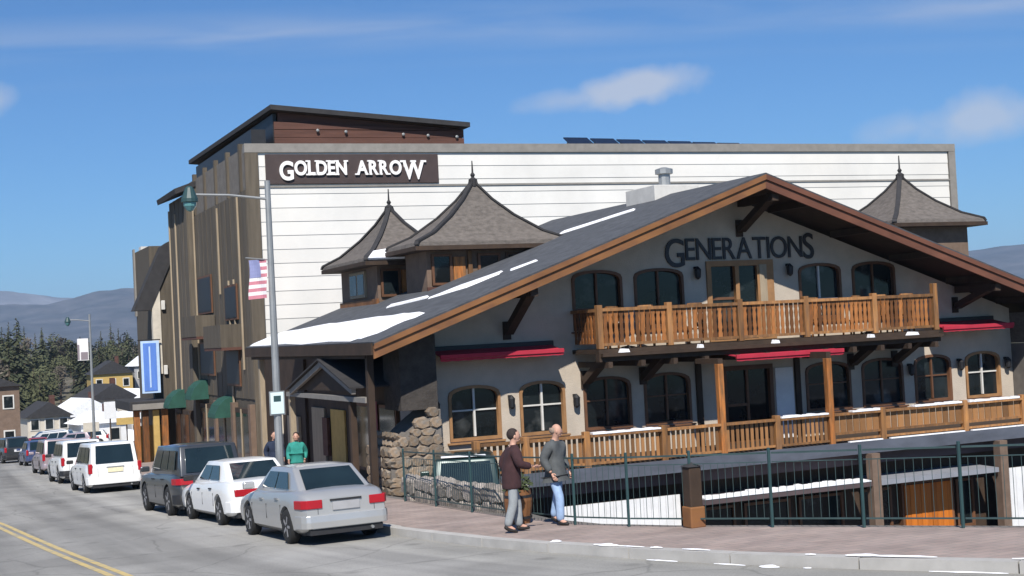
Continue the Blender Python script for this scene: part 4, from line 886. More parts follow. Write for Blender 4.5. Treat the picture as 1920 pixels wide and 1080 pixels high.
# ------------------------------------------------------------------ cars (local: +Y forward, origin on the ground mid-wheelbase)
def lerp(a, b, t_): return a+(b-a)*t_
def interp(tab, y):
    for (ya, va), (yb, vb) in zip(tab, tab[1:]):
        if ya <= y <= yb:
            t_ = (y-ya)/(yb-ya); return lerp(va, vb, t_)
    return tab[0][1] if y < tab[0][0] else tab[-1][1]
def make_car(name, label, paint, P, loc, rz, plate='plate_white', group='cars parked along the kerb', tail='low', wh=True):
    c = thing(name, label, P.get('cat', 'car'), loc, rz, group)
    c.rotation_euler.x = math.atan(-.047)
    L2, W2, zb = P['L']/2, P['W']/2, .2
    deck = P['deck']          # (y, top z of lower body)
    ys_ = [-L2, -L2+.04, -L2+.14, -L2+.35, -L2+.7, -L2+1.1, -.9, -.4, .1, .6, 1.0, L2-1.1, L2-.7, L2-.35, L2-.14, L2-.04, L2]
    vs_ = []; n = 0
    for y in ys_:
        e = (L2-abs(y))/.55; e = 1 if e > 1 else max(e, 0)
        wdt = W2*(.86+.14*(1-(1-e)**2.2)); top = interp(deck, y); b_ = zb+(.1*(1-e)**1.5)
        if e < .3: top = lerp(top-.10, top, min(1, e/.3)); 
        m_ = (b_+top)/2
        half = [(0, b_), (wdt*.86, b_), (wdt*.965, b_+.07), (wdt*.995, lerp(b_, top, .34)), (wdt, lerp(b_, top, .55)), (wdt*.975, lerp(b_, top, .78)), (wdt*.93, top-.055), (wdt*.84, top-.012), (wdt*.45, top+.012), (0, top+.02)]
        ring = half+[(-a, z) for a, z in half[-2:0:-1]]; n = len(ring)
        vs_ += [(x, y, z) for x, z in ring]
    fs = [(j*n+i, j*n+(i+1) % n, (j+1)*n+(i+1) % n, (j+1)*n+i) for j in range(len(ys_)-1) for i in range(n)]
    fs += [tuple(range(n-1, -1, -1)), tuple((len(ys_)-1)*n+i for i in range(n))]
    tmp = MB().add(vs_, fs); bo = link('tmp', tmp.mesh('tmp', smooth=True), None)
    wr = P.get('wr', .32); wy = P['axle']
    cut = MB()
    for y in wy: cut.cyl((-3, y, wr), (-W2+.26, y, wr), wr+.065, n=26); cut.cyl((W2-.26, y, wr), (3, y, wr), wr+.065, n=26)
    co_ = link('tmpc', cut.mesh('tmpc'), None); md = bo.modifiers.new('b', 'BOOLEAN'); md.object = co_; md.operation = 'DIFFERENCE'; md.solver = 'EXACT'
    me_ = evalmesh(bo); bpy.data.objects.remove(bo); bpy.data.objects.remove(co_); shade_auto(me_, 38); me_.name = 'body'; me_.materials.clear(); body = link('body', me_, paint, c)
    # cabin frustum
    yr0, yr1, yf1, yf0 = P['cab']; zr = P['H']; zc0, zc1 = interp(deck, yr0)-.03, interp(deck, yf0)-.03; wb_, wr_ = W2*.90, W2*P.get('roofw', .70)
    zc = min(zc0, zc1)-.02
    ym = (yr1+yf1)/2
    cab = MB(); lv = []
    def ringpt(y, z, w_): return [(-w_, y, z), (-w_*.5, y, z+.0), (w_*.5, y, z), (w_, y, z)]
    prof = [(yr0, zc, wb_*.93), (yr1, zr-.045, wr_*.97), (lerp(yr1, yf1, .25), zr-.008, wr_), (lerp(yr1, yf1, .6), zr, wr_), (yf1, zr-.04, wr_*.97), (yf0, zc, wb_*.93)]
    V = []
    for k_, (y, z, w_) in enumerate(prof): V += [(-w_, y, z-.035 if k_ in (2, 3) else z), (-w_*.55, y, z), (w_*.55, y, z), (w_, y, z-.035 if k_ in (2, 3) else z)]
    V += [(-wb_, lerp(yr0, yf0, t_), zc) for t_ in (.2, .8)]+[(wb_, lerp(yr0, yf0, t_), zc) for t_ in (.2, .8)]
    Fs = [(j*4+i, j*4+i+1, (j+1)*4+i+1, (j+1)*4+i) for j in range(5) for i in range(3)]
    Lb, Lf, Rb, Rf = 24, 25, 26, 27
    Fs += [(0, 4, 8, Lb), (Lb, 8, 12, Lf), (Lf, 12, 16, 20), (3, Rb, 11, 7), (Rb, Rf, 15, 11), (Rf, 23, 19, 15), (0, Lb, Lf, 20, 21, 22, 23, Rf, Rb, 3, 2, 1)]
    cab.add(V, Fs); cm = cab.mesh('cabin', bevel=.035, seg=3); shade_auto(cm, 50); cabin = link('cabin', cm, paint, c)
    G = lambda i: Vector(V[i])
    def pane(nm, a, b, c_, d_, out, m_='car_glass'):
        q = [a, b, c_, d_]; o_ = Vector(out).normalized(); return B(MB().hull4([x+o_*.012 for x in q], o_*.012), nm, m_, c)
    def quad(bl, br, tr, tl_, u0, u1, v0, v1):
        f_ = lambda u, v_: (bl*(1-u)+br*u)*(1-v_)+(tl_*(1-u)+tr*u)*v_
        return [f_(u0, v0), f_(u1, v0), f_(u1, v1), f_(u0, v1)]
    vb = P.get('vb', .14)
    q = quad(G(0), G(3), G(7), G(4), .09, .91, max(vb, .05+(zc0-zc)/(zr-zc)), .9); n_ = (q[1]-q[0]).cross(q[3]-q[0]); pane('rear_window', *q, n_ if n_.y < 0 else -n_)
    q = quad(G(20), G(23), G(19), G(16), .07, .93, .08+(zc1-zc)/(zr-zc), .93); n_ = (q[1]-q[0]).cross(q[3]-q[0]); pane('windscreen', *q, n_ if n_.y > 0 else -n_)
    for s_, (r0, f0, r1, f1) in ((-1, (24, 25, 8, 12)), (1, (26, 27, 11, 15))):
        zt = P.get('vs', .3)
        spans = P['side']
        # side plane: extend to the roof ends
        bl, br = Vector((s_*wb_, lerp(yr0, yf0, .06), zc)), Vector((s_*wb_, lerp(yr0, yf0, .94), zc)); tl_, tr = Vector((s_*wr_, yr1, zr-.05)), Vector((s_*wr_, yf1, zr-.05))
        for a, b in spans:
            q = quad(bl, br, tr, tl_, a, b, zt, .86); n_ = Vector((s_, 0, .35)); pane('side_window', *q, n_)
    # wheels
    tyre = MB().lathe([(wr*.62, -.1), (wr*.9, -.105), (wr, -.08), (wr, .08), (wr*.9, .105), (wr*.62, .1)], (0, 0, 0), 22, 'x').mesh('wheel', smooth=True); tyre.materials.append(MATS['rubber'])
    rimb = MB().lathe([(.02, .092), (wr*.2, .095), (wr*.5, .075), (wr*.6, .1), (wr*.63, .1), (wr*.63, .05)], (0, 0, 0), 20, 'x')
    for k in range(5):
        a = 2*pi*k/5; rimb.bar((.09, cos(a)*.05, sin(a)*.05), (.09, cos(a)*wr*.6, sin(a)*wr*.6), .05, .03, (1, 0, 0))
    rim = rimb.mesh('rim'); rim.materials.append(MATS['rim'])
    for y in wy:
        for s_ in (-1, 1):
            wo_ = link('wheel', tyre, None, c); wo_.location = (s_*(W2-.115), y, wr)
            ro = link('rim', rim, None, wo_); ro.rotation_euler.z = 0 if s_ > 0 else pi
    B(MB().box(-W2*.8, W2*.8, -L2+.3, L2-.3, .17, .34), 'underbody', 'plastic_dark', c)
    # rear: lamps, plate, bumper trim, handles, mirrors
    rzl = interp(deck, -L2+.1)
    if tail == 'low':
        for s_ in (-1, 1):
            m = MB(); out = [(.52, -.028), (.86, -.026), (.95, .1), (1.008, .36)]; inn = [(.52, .1), (.78, .12), (.84, .2), (.9, .4)]
            poly = [(s_*W2*a, -L2+b) for a, b in out]+[(s_*W2*a, -L2+b) for a, b in inn[::-1]]
            m.prism(poly, rzl-.27, rzl-.115, 'xy'); B(m, 'tail_lamp', 'tail_red', c, .012)
        pz = rzl-.24 if P.get('plate_hi', True) else .5
    elif tail == 'bar':
        m = MB(); m.box(-W2*.86, W2*.86, -L2-.012, -L2+.2, rzl-.3, rzl-.14); B(m, 'tail_lamp', 'tail_red', c, .02); pz = .52
    else:
        for s_ in (-1, 1): B(MB().box(min(s_*W2*.80, s_*W2*.94), max(s_*W2*.80, s_*W2*.94), -L2-.005, -L2+.22, rzl-.32, rzl+.02), 'tail_lamp', 'tail_red', c, .02)
        pz = rzl-.22
    B(MB().box(-.26, .26, -L2-.03, -L2+.05, pz-.08, pz+.07), 'number_plate', plate, c, .005)
    B(MB().box(-.3, .3, -L2-.024, -L2+.06, pz+.085, pz+.12), 'boot_handle', 'plastic_dark' if paint == 'paint_silver' else 'steel', c)
    bmp = MB(); hv_ = [(1.004, .36), (.955, .1), (.88, -.012), (.8, -.038), (.4, -.05), (0, -.052)]
    hv_ = [(-a, b) for a, b in hv_]+[(a, b) for a, b in hv_[-2::-1]]; vb_ = []
    for a, b in hv_: vb_ += [(a*W2, -L2+b, .31), (a*W2*1.0, -L2+b-.012, .42), (a*W2, -L2+b, .54), (a*W2*.9, -L2+b+.12, .54), (a*W2*.9, -L2+b+.12, .31)]
    k = len(hv_)-1
    bmp.add(vb_, [(5*i+j, 5*i+(j+1) % 5, 5*i+5+(j+1) % 5, 5*i+5+j) for i in range(k) for j in range(5)]+[(4, 3, 2, 1, 0), tuple(5*k+q for q in range(5))])
    B(bmp, 'bumper', paint if P.get('bump_paint', True) else 'plastic_dark', c, .008)
    B(MB().box(-W2*.8, W2*.8, -L2+.0, -L2+.25, .19, .3), 'bumper_skirt', 'plastic_dark', c)
    B(MB().cyl((W2*.55, -L2-.05, .24), (W2*.55, -L2+.3, .26), .03, n=8), 'exhaust_pipe', 'steel', c)
    for s_ in (-1, 1):
        ym_ = yf0-.42; B(MB().box(min(s_*W2*.93, s_*(W2+.17)), max(s_*W2*.93, s_*(W2+.17)), ym_-.06, ym_+.07, interp(deck, ym_)+.02, interp(deck, ym_)+.16), 'wing_mirror', paint if paint != 'paint_white' else 'plastic_dark', c, .03)
        for yy in P.get('handles', (-.55, .45)): B(MB().box(min(s_*W2*.95, s_*(W2*.985+.02)), max(s_*W2*.95, s_*(W2*.985+.02)), yy-.1, yy+.1, interp(deck, yy)-.18, interp(deck, yy)-.15), 'door_handle', 'plastic_dark' if paint != 'paint_silver' else 'steel', c)
        B(MB().box(min(s_*W2*.55, s_*W2*.86), max(s_*W2*.55, s_*W2*.86), L2-.2, L2-.02, interp(deck, L2-.3)-.25, interp(deck, L2-.3)-.1), 'headlight', 'lamp_clear', c, .02)
    for s_ in (-1, 1): B(MB().box(min(s_*W2*.62, s_*W2*.62+.008), max(s_*W2*.62, s_*W2*.62+.008), -L2-.006, -L2+.1, .56, rzl-.13), 'boot_seam', 'plastic_dark', c)
    # door shut lines
    for s_ in (-1, 1):
        for yy in P.get('doors', (-.95, .0, 1.0)): B(MB().box(min(s_*W2*.9, s_*(W2+.001)), max(s_*W2*.9, s_*(W2+.001)), yy-.006, yy+.006, .42, interp(deck, yy)*.52+.2), 'door_seam', 'plastic_dark', c)
    return c
SEDAN = dict(L=4.55, W=1.74, H=1.42, deck=[(-2.3, .92), (-1.6, 1.0), (-.9, .98), (1.0, .93), (1.9, .80), (2.3, .68)], cab=(-1.95, -1.05, .35, 1.35), axle=(-1.32, 1.33), side=[(.14, .47), (.5, .86)], handles=(-.75, .3), doors=(-1.0, -.05, .98))
SEDAN2 = dict(L=4.75, W=1.80, H=1.43, deck=[(-2.4, .94), (-1.6, 1.0), (-.9, .97), (1.0, .92), (1.9, .80), (2.4, .7)], cab=(-1.85, -1.0, .4, 1.4), axle=(-1.36, 1.36), side=[(.14, .47), (.5, .86)], handles=(-.7, .35))
SUV = dict(L=4.7, W=1.88, H=1.78, deck=[(-2.4, 1.05), (-1.6, 1.08), (1.0, 1.05), (2.0, .98), (2.35, .85)], cab=(-2.33, -2.02, .45, 1.3), axle=(-1.38, 1.38), wr=.37, roofw=.78, side=[(.06, .3), (.33, .58), (.61, .88)], cat='suv', vb=.12, vs=.22, handles=(-.8, .3), bump_paint=False)
VAN = dict(L=4.9, W=1.92, H=1.76, deck=[(-2.45, 1.0), (-1.6, 1.02), (1.0, 1.0), (1.9, .9), (2.45, .72)], cab=(-2.4, -2.12, .55, 1.75), axle=(-1.42, 1.5), wr=.33, roofw=.78, side=[(.05, .3), (.33, .6), (.63, .86)], cat='minivan', vb=.1, vs=.2, handles=(-.8, .4))
HATCH = dict(L=4.2, W=1.74, H=1.55, deck=[(-2.1, .96), (-1.4, .98), (1.0, .92), (1.8, .82), (2.1, .7)], cab=(-2.0, -1.6, .35, 1.3), axle=(-1.25, 1.25), roofw=.74, side=[(.1, .46), (.5, .88)])
def at(xr, yr, P, yawd):
    # left rear wheel contact -> origin and heading
    a = R(yawd); lx, ly = -(P['W']/2-.02), P['axle'][0]
    X = xr-(lx*cos(a)-ly*sin(a)); Y = yr-(lx*sin(a)+ly*cos(a)); return (X, Y, gz(Y)), a
def park(name, label, paint, P, xr, yr, yawd, **k):
    loc, a = at(xr, yr, P, yawd); return make_car(name, label, paint, P, loc, a, **k)
park('parked_sedan', 'silver sedan nearest the camera, last in the row of parked cars', 'paint_silver', SEDAN, 6.28, 25.2, 2.5, plate='house_grey')
park('parked_sedan', 'white sedan with one wide red tail lamp bar, parked ahead of the silver sedan', 'paint_white', SEDAN2, 6.19, 30.98, 3.5, tail='bar')
park('parked_suv', 'dark grey SUV parked between the white sedan and the white minivan', 'paint_dark', SUV, 5.82, 35.5, 3)
park('parked_minivan', 'white minivan with dark rear window and yellowish number plate', 'paint_white', VAN, 5.41, 50.6, 2, plate='plate', tail='high')
park('parked_suv', 'white SUV half hidden behind the white minivan', 'paint_white', SUV, 5.45, 60.5, 2, tail='high')
park('parked_minivan', 'dusky pink minivan, farthest of the large parked vehicles', 'paint_pink', VAN, 5.73, 73.2, 2, tail='high')
c = make_car('parked_suv', 'dark green SUV with snow along its roof edge, parked behind the rubble wall', 'paint_green', SUV, (12.75, 32.6, -1.12), R(-20), group=None)
c.rotation_euler.x = 0
B(MB().box(-.58, .5, -2.0, -1.72, 1.775, 1.80), 'roof_snow', 'snow', c, .01)
for P_, m_, nm, lb, x, y, rz in ((HATCH, 'paint_blue', 'parked_car', 'small dark blue car far along the kerb beyond the pink minivan', 7.0, 92, 3), (SUV, 'paint_dark', 'parked_suv', 'black SUV in the distant curve of the road', 6.2, 103, 8), (HATCH, 'paint_red', 'parked_car', 'red car far along the kerb in the distance', 8.6, 112, 0), (SUV, 'paint_blue', 'oncoming_suv', 'dark blue SUV coming up the distant road', 5.6, 126, 185)):
    make_car(nm, lb, m_, P_, (x, y, gz(y)), R(rz), tail='high', group=None)
for P_, m_, nm, lb, x, y, rz in ((HATCH, 'paint_white', 'parked_car', 'small white car parked before the white garage', 15.8, 143, 80), (VAN, 'paint_silver', 'parked_minivan', 'silver minivan parked across the road bend', 11.8, 139, 70), (HATCH, 'paint_pink', 'parked_car', 'dusky pink hatchback by the snow pile', 13.4, 132, 60), (SUV, 'paint_white', 'parked_suv', 'white SUV in front of the cream shop house', 12.6, 152, 95)):
    make_car(nm, lb, m_, P_, (x, y, gz(y)), R(rz), tail='high', group=None)
for x, y, z, w_, h_, m_, lb in ((13.6, 120, 1.6, 1.3, .8, 'cream', 'small cream sign board on a post near the road bend'), (17.2, 136, 2.6, 1.1, 1.6, 'house_white', 'white upright sign board beyond the pink minivan'), (19.4, 141, 1.9, 2.0, .7, 'ochre', 'wide ochre sign board on a post in front of the snow piles')):
    sg = thing('sign_board', lb, 'sign', (x, y, gz(y)))
    B(MB().cyl((0, 0, 0), (0, 0, z+h_*.5), .07, n=8), 'post', 'bark', sg); B(MB().box(-w_/2, w_/2, -.14, -.072, z, z+h_), 'board', m_, sg, .02)
# ------------------------------------------------------------------ people
def skin_mesh(verts, edges, root=0, sub=2):
    me = bpy.data.meshes.new('s'); me.from_pydata([v[0] for v in verts], [], []) if False else me.from_pydata([v[0] for v in verts], edges, [])
    o = bpy.data.objects.new('s', me); C.objects.link(o); md = o.modifiers.new('k', 'SKIN'); md.use_smooth_shade = True; md.branch_smoothing = .5
    sv = me.skin_vertices[0].data
    for i, (p, r_) in enumerate(verts): sv[i].radius = r_ if isinstance(r_, tuple) else (r_, r_); sv[i].use_root = (i == root)
    s2_ = o.modifiers.new('u', 'SUBSURF'); s2_.levels = sub; s2_.render_levels = sub
    out = evalmesh(o); bpy.data.objects.remove(o); out.materials.clear(); out.polygons.foreach_set('use_smooth', [True]*len(out.polygons)); return out
def join(meshes, name):
    bm = bmesh.new()
    for m in meshes: bm.from_mesh(m)
    out = bpy.data.meshes.new(name); bm.to_mesh(out); bm.free(); out.polygons.foreach_set('use_smooth', [True]*len(out.polygons)); return out
def ball(c, r_, n=12):
    bm = bmesh.new(); bmesh.ops.create_uvsphere(bm, u_segments=n, v_segments=n-2, radius=1); 
    for v in bm.verts: v.co = Vector(c)+Vector((v.co.x*r_[0], v.co.y*r_[1], v.co.z*r_[2]))
    me = bpy.data.meshes.new('b'); bm.to_mesh(me); bm.free(); me.polygons.foreach_set('use_smooth', [True]*len(me.polygons)); return me
def person(label, loc, rz, jacket, trousers, hair, J, h=1.77, hairkind='short', head_turn=0, group=None, jl=.09):
    """local: faces +Y. J: joints dict (x right, y forward, z up)"""
    p = thing('person', label, 'person', loc, rz, group)
    k = h/1.77
    def v(n): return tuple(a*k for a in J[n])
    hip, chest, neck = J['pelvis'], J['chest'], J['neck']
    # body: legs, spine, arms in one skinned tree
    names = ['pelvis', 'belly', 'chest', 'neck', 'jaw', 'skull', 'crown', 'lsh', 'lel', 'lwr', 'rsh', 'rel', 'rwr', 'lhip', 'lkn', 'lan', 'ltoe', 'rhip', 'rkn', 'ran', 'rtoe']
    rad = dict(pelvis=(.13, .1), belly=(.125, .1), chest=(.15, .11), neck=.055, jaw=.07, skull=.092, crown=.06, lsh=.062, lel=.045, lwr=.03, rsh=.062, rel=.045, rwr=.03, lhip=.085, lkn=.058, lan=.042, ltoe=.035, rhip=.085, rkn=.058, ran=.042, rtoe=.035)
    idx = {n: i for i, n in enumerate(names)}
    E = [('pelvis', 'belly'), ('belly', 'chest'), ('chest', 'neck'), ('neck', 'jaw'), ('jaw', 'skull'), ('skull', 'crown'), ('chest', 'lsh'), ('lsh', 'lel'), ('lel', 'lwr'), ('chest', 'rsh'), ('rsh', 'rel'), ('rel', 'rwr'), ('pelvis', 'lhip'), ('lhip', 'lkn'), ('lkn', 'lan'), ('lan', 'ltoe'), ('pelvis', 'rhip'), ('rhip', 'rkn'), ('rkn', 'ran'), ('ran', 'rtoe')]
    body = skin_mesh([(v(n), rad[n]) for n in names], [(idx[a], idx[b]) for a, b in E])
    parts = [body]
    hd_ = Vector(v('skull')); ht = Matrix.Rotation(head_turn, 3, 'Z')
    def hp(x, y, z): return hd_+ht @ Vector((x, y, z))
    parts.append(ball(hp(0, .012, .0), (.078, .098, .115), 16)); parts.append(ball(hp(0, .035, -.075), (.055, .06, .045)))
    parts.append(MB().add([hp(-.014, .095, -.03), hp(.014, .095, -.03), hp(0, .13, -.03), hp(0, .1, .03), hp(0, .09, -.045)], [(0, 2, 3), (2, 1, 3), (0, 4, 2), (4, 1, 2), (1, 0, 3), (0, 1, 4)]).mesh('nose'))
    for s_ in (-1, 1): parts.append(ball(hp(s_*.08, 0, -.01), (.014, .026, .036), 8))
    parts.append(ball(hp(0, .098, -.07), (.026, .012, .009), 8))
    for side in ('l', 'r'):
        wr_ = Vector(v(side+'wr')); el = Vector(v(side+'el')); d = (wr_-el).normalized(); s_ = -1 if side == 'l' else 1
        q = Vector((0, 1, 0)); q = (q-d*q.dot(d)).normalized()     # thumb side: forwards
        inw = d.cross(q)
        hv = [(wr_, .026), (wr_+d*.05, (.036, .02)), (wr_+d*.095, (.036, .018))]; he = [(0, 1), (1, 2)]
        for j in range(4):
            off = q*(.03-.02*j); ln = (.07, .08, .075, .058)[j]; b0 = wr_+d*.09+off
            i0 = len(hv); hv += [(b0, .0095), (b0+d*ln*.5-inw*s_*.006, .009), (b0+d*ln-inw*s_*.028, .0075)]; he += [(2, i0), (i0, i0+1), (i0+1, i0+2)]
        i0 = len(hv); hv += [(wr_+d*.035+q*.042, .011), (wr_+d*.085+q*.062, .0095)]; he += [(1, i0), (i0, i0+1)]
        parts.append(skin_mesh([(tuple(a), r_) for a, r_ in hv], he, 0, 1))
    bo = join(parts, 'body'); link('body', bo, 'skin', p)
    for s_ in (-1, 1): link('eye', ball(hp(s_*.03, .093, .002), (.011, .008, .007), 8), 'shoe', p); link('eyebrow', ball(hp(s_*.03, .097, .022), (.018, .008, .005), 8), hair, p)
    # clothes: larger shells over the same joints
    g = 1.0
    jn = ['pelvis', 'hem', 'belly', 'chest', 'neck', 'lsh', 'lel', 'lwr', 'rsh', 'rel', 'rwr']
    jr = dict(pelvis=(.21, .18), hem=(.215, .19), belly=(.205, .17), chest=(.215, .17), neck=.1, lsh=.112, lel=.085, lwr=.062, rsh=.112, rel=.085, rwr=.062)
    ji = {n: i for i, n in enumerate(jn)}
    def vj(n):
        if n in ('lwr', 'rwr'):
            a = Vector(v(n)); b = Vector(v(n[0]+'el')); return tuple(a+(b-a).normalized()*.02)
        if n == 'neck': return (v(n)[0], v(n)[1], v(n)[2]+.0)
        if n == 'hem': return (v('pelvis')[0], v('pelvis')[1]+.01, v('pelvis')[2]-jl)
        return v(n)
    link('jacket', skin_mesh([(vj(n), jr[n]) for n in jn], [(ji[a], ji[b]) for a, b in E if a in ji and b in ji]+[(ji['pelvis'], ji['hem'])]), jacket, p)
    tn = ['pelvis', 'lhip', 'lkn', 'lan', 'rhip', 'rkn', 'ran']; tr = dict(pelvis=(.10, .09), lhip=.092, lkn=.084, lan=.075, rhip=.092, rkn=.085, ran=.075); ti = {n: i for i, n in enumerate(tn)}
    link('trousers', skin_mesh([((v(n)[0], v(n)[1], v(n)[2]-(.03 if n[1:] == 'an' else 0)), tr[n]) for n in tn], [(ti[a], ti[b]) for a, b in E if a in ti and b in ti]), trousers, p)
    for s_ in 'lr':
        a, t_ = Vector(v(s_+'an')), Vector(v(s_+'toe')); dd = (t_-a); 
        link('shoe', skin_mesh([(tuple(a-dd*.35+Vector((0, 0, -.045))), (.042, .04)), (tuple(a+dd*.3+Vector((0, 0, -.04))), (.046, .045)), (tuple(t_+Vector((0, 0, -.0))), (.045, .032)), (tuple(t_+dd*.3), (.03, .022))], [(0, 1), (1, 2), (2, 3)], 0, 2), 'shoe', p)
    hm = ball(hp(0, -.02, .03), (.09, .105, .105), 16) if hairkind == 'short' else ball(hp(0, -.035, .018), (.086, .085, .085), 16)
    bm = bmesh.new(); bm.from_mesh(hm)
    lim = .0 if hairkind == 'short' else -.01
    iht = ht.inverted()
    dele = []
    for vv in bm.verts:
        loc_ = iht @ (vv.co-hd_)
        if hairkind == 'short' and loc_.y > .045 and loc_.z < .055: dele.append(vv)
        elif hairkind == 'thin' and (loc_.z > .06 or loc_.y > .0): dele.append(vv)
        elif loc_.z < -.09: dele.append(vv)
    bmesh.ops.delete(bm, geom=dele, context='VERTS'); bm.to_mesh(hm); bm.free(); link('hair', hm, hair, p)
    return p
def joints(stride=.3, arm=.2, bend=.15, lean=.03, s=1):
    """walking pose, s=+1 left leg forward"""
    f, b = stride*s, -stride*s
    return dict(pelvis=(0, 0, .95), belly=(0, .01, 1.12), chest=(0, .02+lean, 1.36), neck=(0, .02+lean, 1.50), jaw=(0, .05+lean, 1.575), skull=(0, .045+lean, 1.645), crown=(0, .03+lean, 1.68),
        lsh=(-.18, .02+lean, 1.41), lel=(-.25, -arm*.5*s-.04, 1.16), lwr=(-.23, -arm*s+bend, .94), rsh=(.18, .02+lean, 1.41), rel=(.25, arm*.4*s-.04, 1.16), rwr=(.23, arm*s+bend, .94),
        lhip=(-.095, .0, .89), lkn=(-.1, f*.55+.04, .5), lan=(-.1, f, .1 if f > 0 else .14), ltoe=(-.11, f+.15, .05 if f > 0 else .04), rhip=(.095, 0, .89), rkn=(.1, b*.55+.07, .5), ran=(.1, b, .14 if b < 0 else .1), rtoe=(.11, b+.14, .04 if b < 0 else .05))
def gnd(x, y): return (x, y, gz(y)+SW)
J1 = joints(.13, .1, .12, .04, 1); J1['rel'] = (.27, .1, 1.17); J1['rwr'] = (.2, .34, 1.12)
person('walker in dark maroon jacket and grey trousers with dark hair, left of the pair', gnd(9.28, 21.55), R(-100), 'maroon', 'grey_cloth', 'hair_dark', J1, 1.76, jl=.2)
J2 = joints(.14, .06, .1, .02, -1); J2['lwr'] = (-.2, .16, .93); J2['rwr'] = (.25, .1, .93)
person('balding man in charcoal jacket and pale blue jeans, right of the pair', gnd(10.3, 21.95), R(-150), 'charcoal', 'jeans', 'hair_fair', J2, 1.78, 'thin', R(40))
person('pedestrian in teal jacket on the pavement behind the silver sedan', gnd(9.9, 38.2), R(160), 'teal_cloth', 'grey_cloth', 'hair_dark', joints(.1, .08), 1.66)
person('pedestrian in navy coat on the pavement behind the white sedan', gnd(9.6, 39.6), R(175), 'navy', 'navy', 'hair_dark', joints(.1, .08, s=-1), 1.72)
# ------------------------------------------------------------------ trees
def conifer_mesh(seed, h, r0):
    rr = random.Random(seed); m = MB(); z = h*.06
    while z < h*.985:
        t_ = z/h; rad = r0*(1-t_)**.85*rr.uniform(.75, 1.15)+.08; nb_ = max(5, int(11*(1-t_)+4))
        for k in range(nb_):
            a = rr.uniform(0, 2*pi); L_ = rad*rr.uniform(.55, 1.1); wd = L_*rr.uniform(.28, .5)+.1; dr = L_*rr.uniform(.15, .45)
            d = Vector((cos(a), sin(a), 0)); s_ = Vector((-sin(a), cos(a), 0)); o_ = Vector((0, 0, z+rr.uniform(-.2, .2)))
            for q in range(2):
                c0 = o_+d*L_*(.12+.42*q)-Vector((0, 0, dr*(.1+.4*q))); c1 = o_+d*L_*(.62+.42*q)-Vector((0, 0, dr*(.5+.6*q)))
                w0 = wd*(.5 if q == 0 else .9)
                m.add([c0-s_*w0*.5, c0+s_*w0*.5, c1+s_*wd*.3-Vector((0, 0, .15)), c1-s_*wd*.3-Vector((0, 0, .1))], [(0, 1, 2, 3)])
        z += h*.028
    return m.mesh('crown')
def bushy_mesh(seed, h, r0):
    rr = random.Random(seed); m = MB(); blobs = [(Vector((rr.uniform(-.5, .5)*r0, rr.uniform(-.5, .5)*r0, h*rr.uniform(.45, .85))), r0*rr.uniform(.35, .6)) for _ in range(9)]
    for c0, r_ in blobs:
        for i in range(70):
            d = Vector((rr.gauss(0, 1), rr.gauss(0, 1), rr.gauss(0, 1))).normalized(); c_ = c0+d*r_*rr.uniform(.5, 1.05); u = Vector((rr.gauss(0, 1), rr.gauss(0, 1), rr.gauss(0, .5))).normalized()*rr.uniform(.2, .5); v_ = u.orthogonal().normalized()*rr.uniform(.12, .3)
            m.add([c_-u, c_+v_, c_+u, c_-v_], [(0, 1, 2, 3)])
    return m.mesh('crown')
trunk_m = MB().cyl((0, 0, 0), (0, 0, 1), .26, .05, 8).mesh('trunk'); trunk_m.materials.append(MATS['bark'])
CON = [conifer_mesh(i, 16, 3.1+.25*i) for i in range(4)]
for m in CON: m.materials.append(MATS['needle'])
BUS = [bushy_mesh(10+i, 13, 4.0) for i in range(3)]
for i, m in enumerate(BUS): m.materials.append(MATS['olive' if i < 2 else 'twig'])
def tree(nm, crown, h0, loc, h, label, grp):
    t_ = thing(nm, label, 'tree', loc, random.uniform(0, 6), grp); s_ = h/h0
    c = link('crown', crown, None, t_); c.scale = (s_*random.uniform(.85, 1.15),)*2+(s_,)
    tr = link('trunk', trunk_m, None, t_); tr.scale = (1.1, 1.1, h*.9)
rt = random.Random(5)
def tz(y): return gz(y)
for i in range(135):
    y = rt.uniform(258, 390); ang = rt.uniform(.0, .2); x = y*ang; k = rt.random()
    frac = min(max((ang-.045)/.13, 0), 1); h = rt.uniform(11, 15.5)*(1.1-.3*frac)
    if k < .45: tree('conifer', rt.choice(CON), 16, (x, y, tz(y)-.4), h, 'dark conifer in the wooded hillside beyond the village', 'conifers on the hillside beyond the village')
    else: tree('broadleaf_tree', rt.choice(BUS), 13, (x, y, tz(y)-.4), h*.85, 'olive brown broadleaf tree among the hillside conifers', 'broadleaf trees on the hillside beyond the village')
tree('conifer', CON[2], 16, (15.5, 232, tz(232)-.5), 20.5, 'tallest dark conifer at the left edge, standing above the village roofs', None)
tree('conifer', CON[0], 16, (11.6, 190, tz(190)-.5), 15.5, 'dark conifer behind the dark brown house at the left edge', None)
tree('broadleaf_tree', BUS[0], 13, (16.5, 205, tz(205)-.5), 11, 'olive green tree in front of the tall conifer', None)
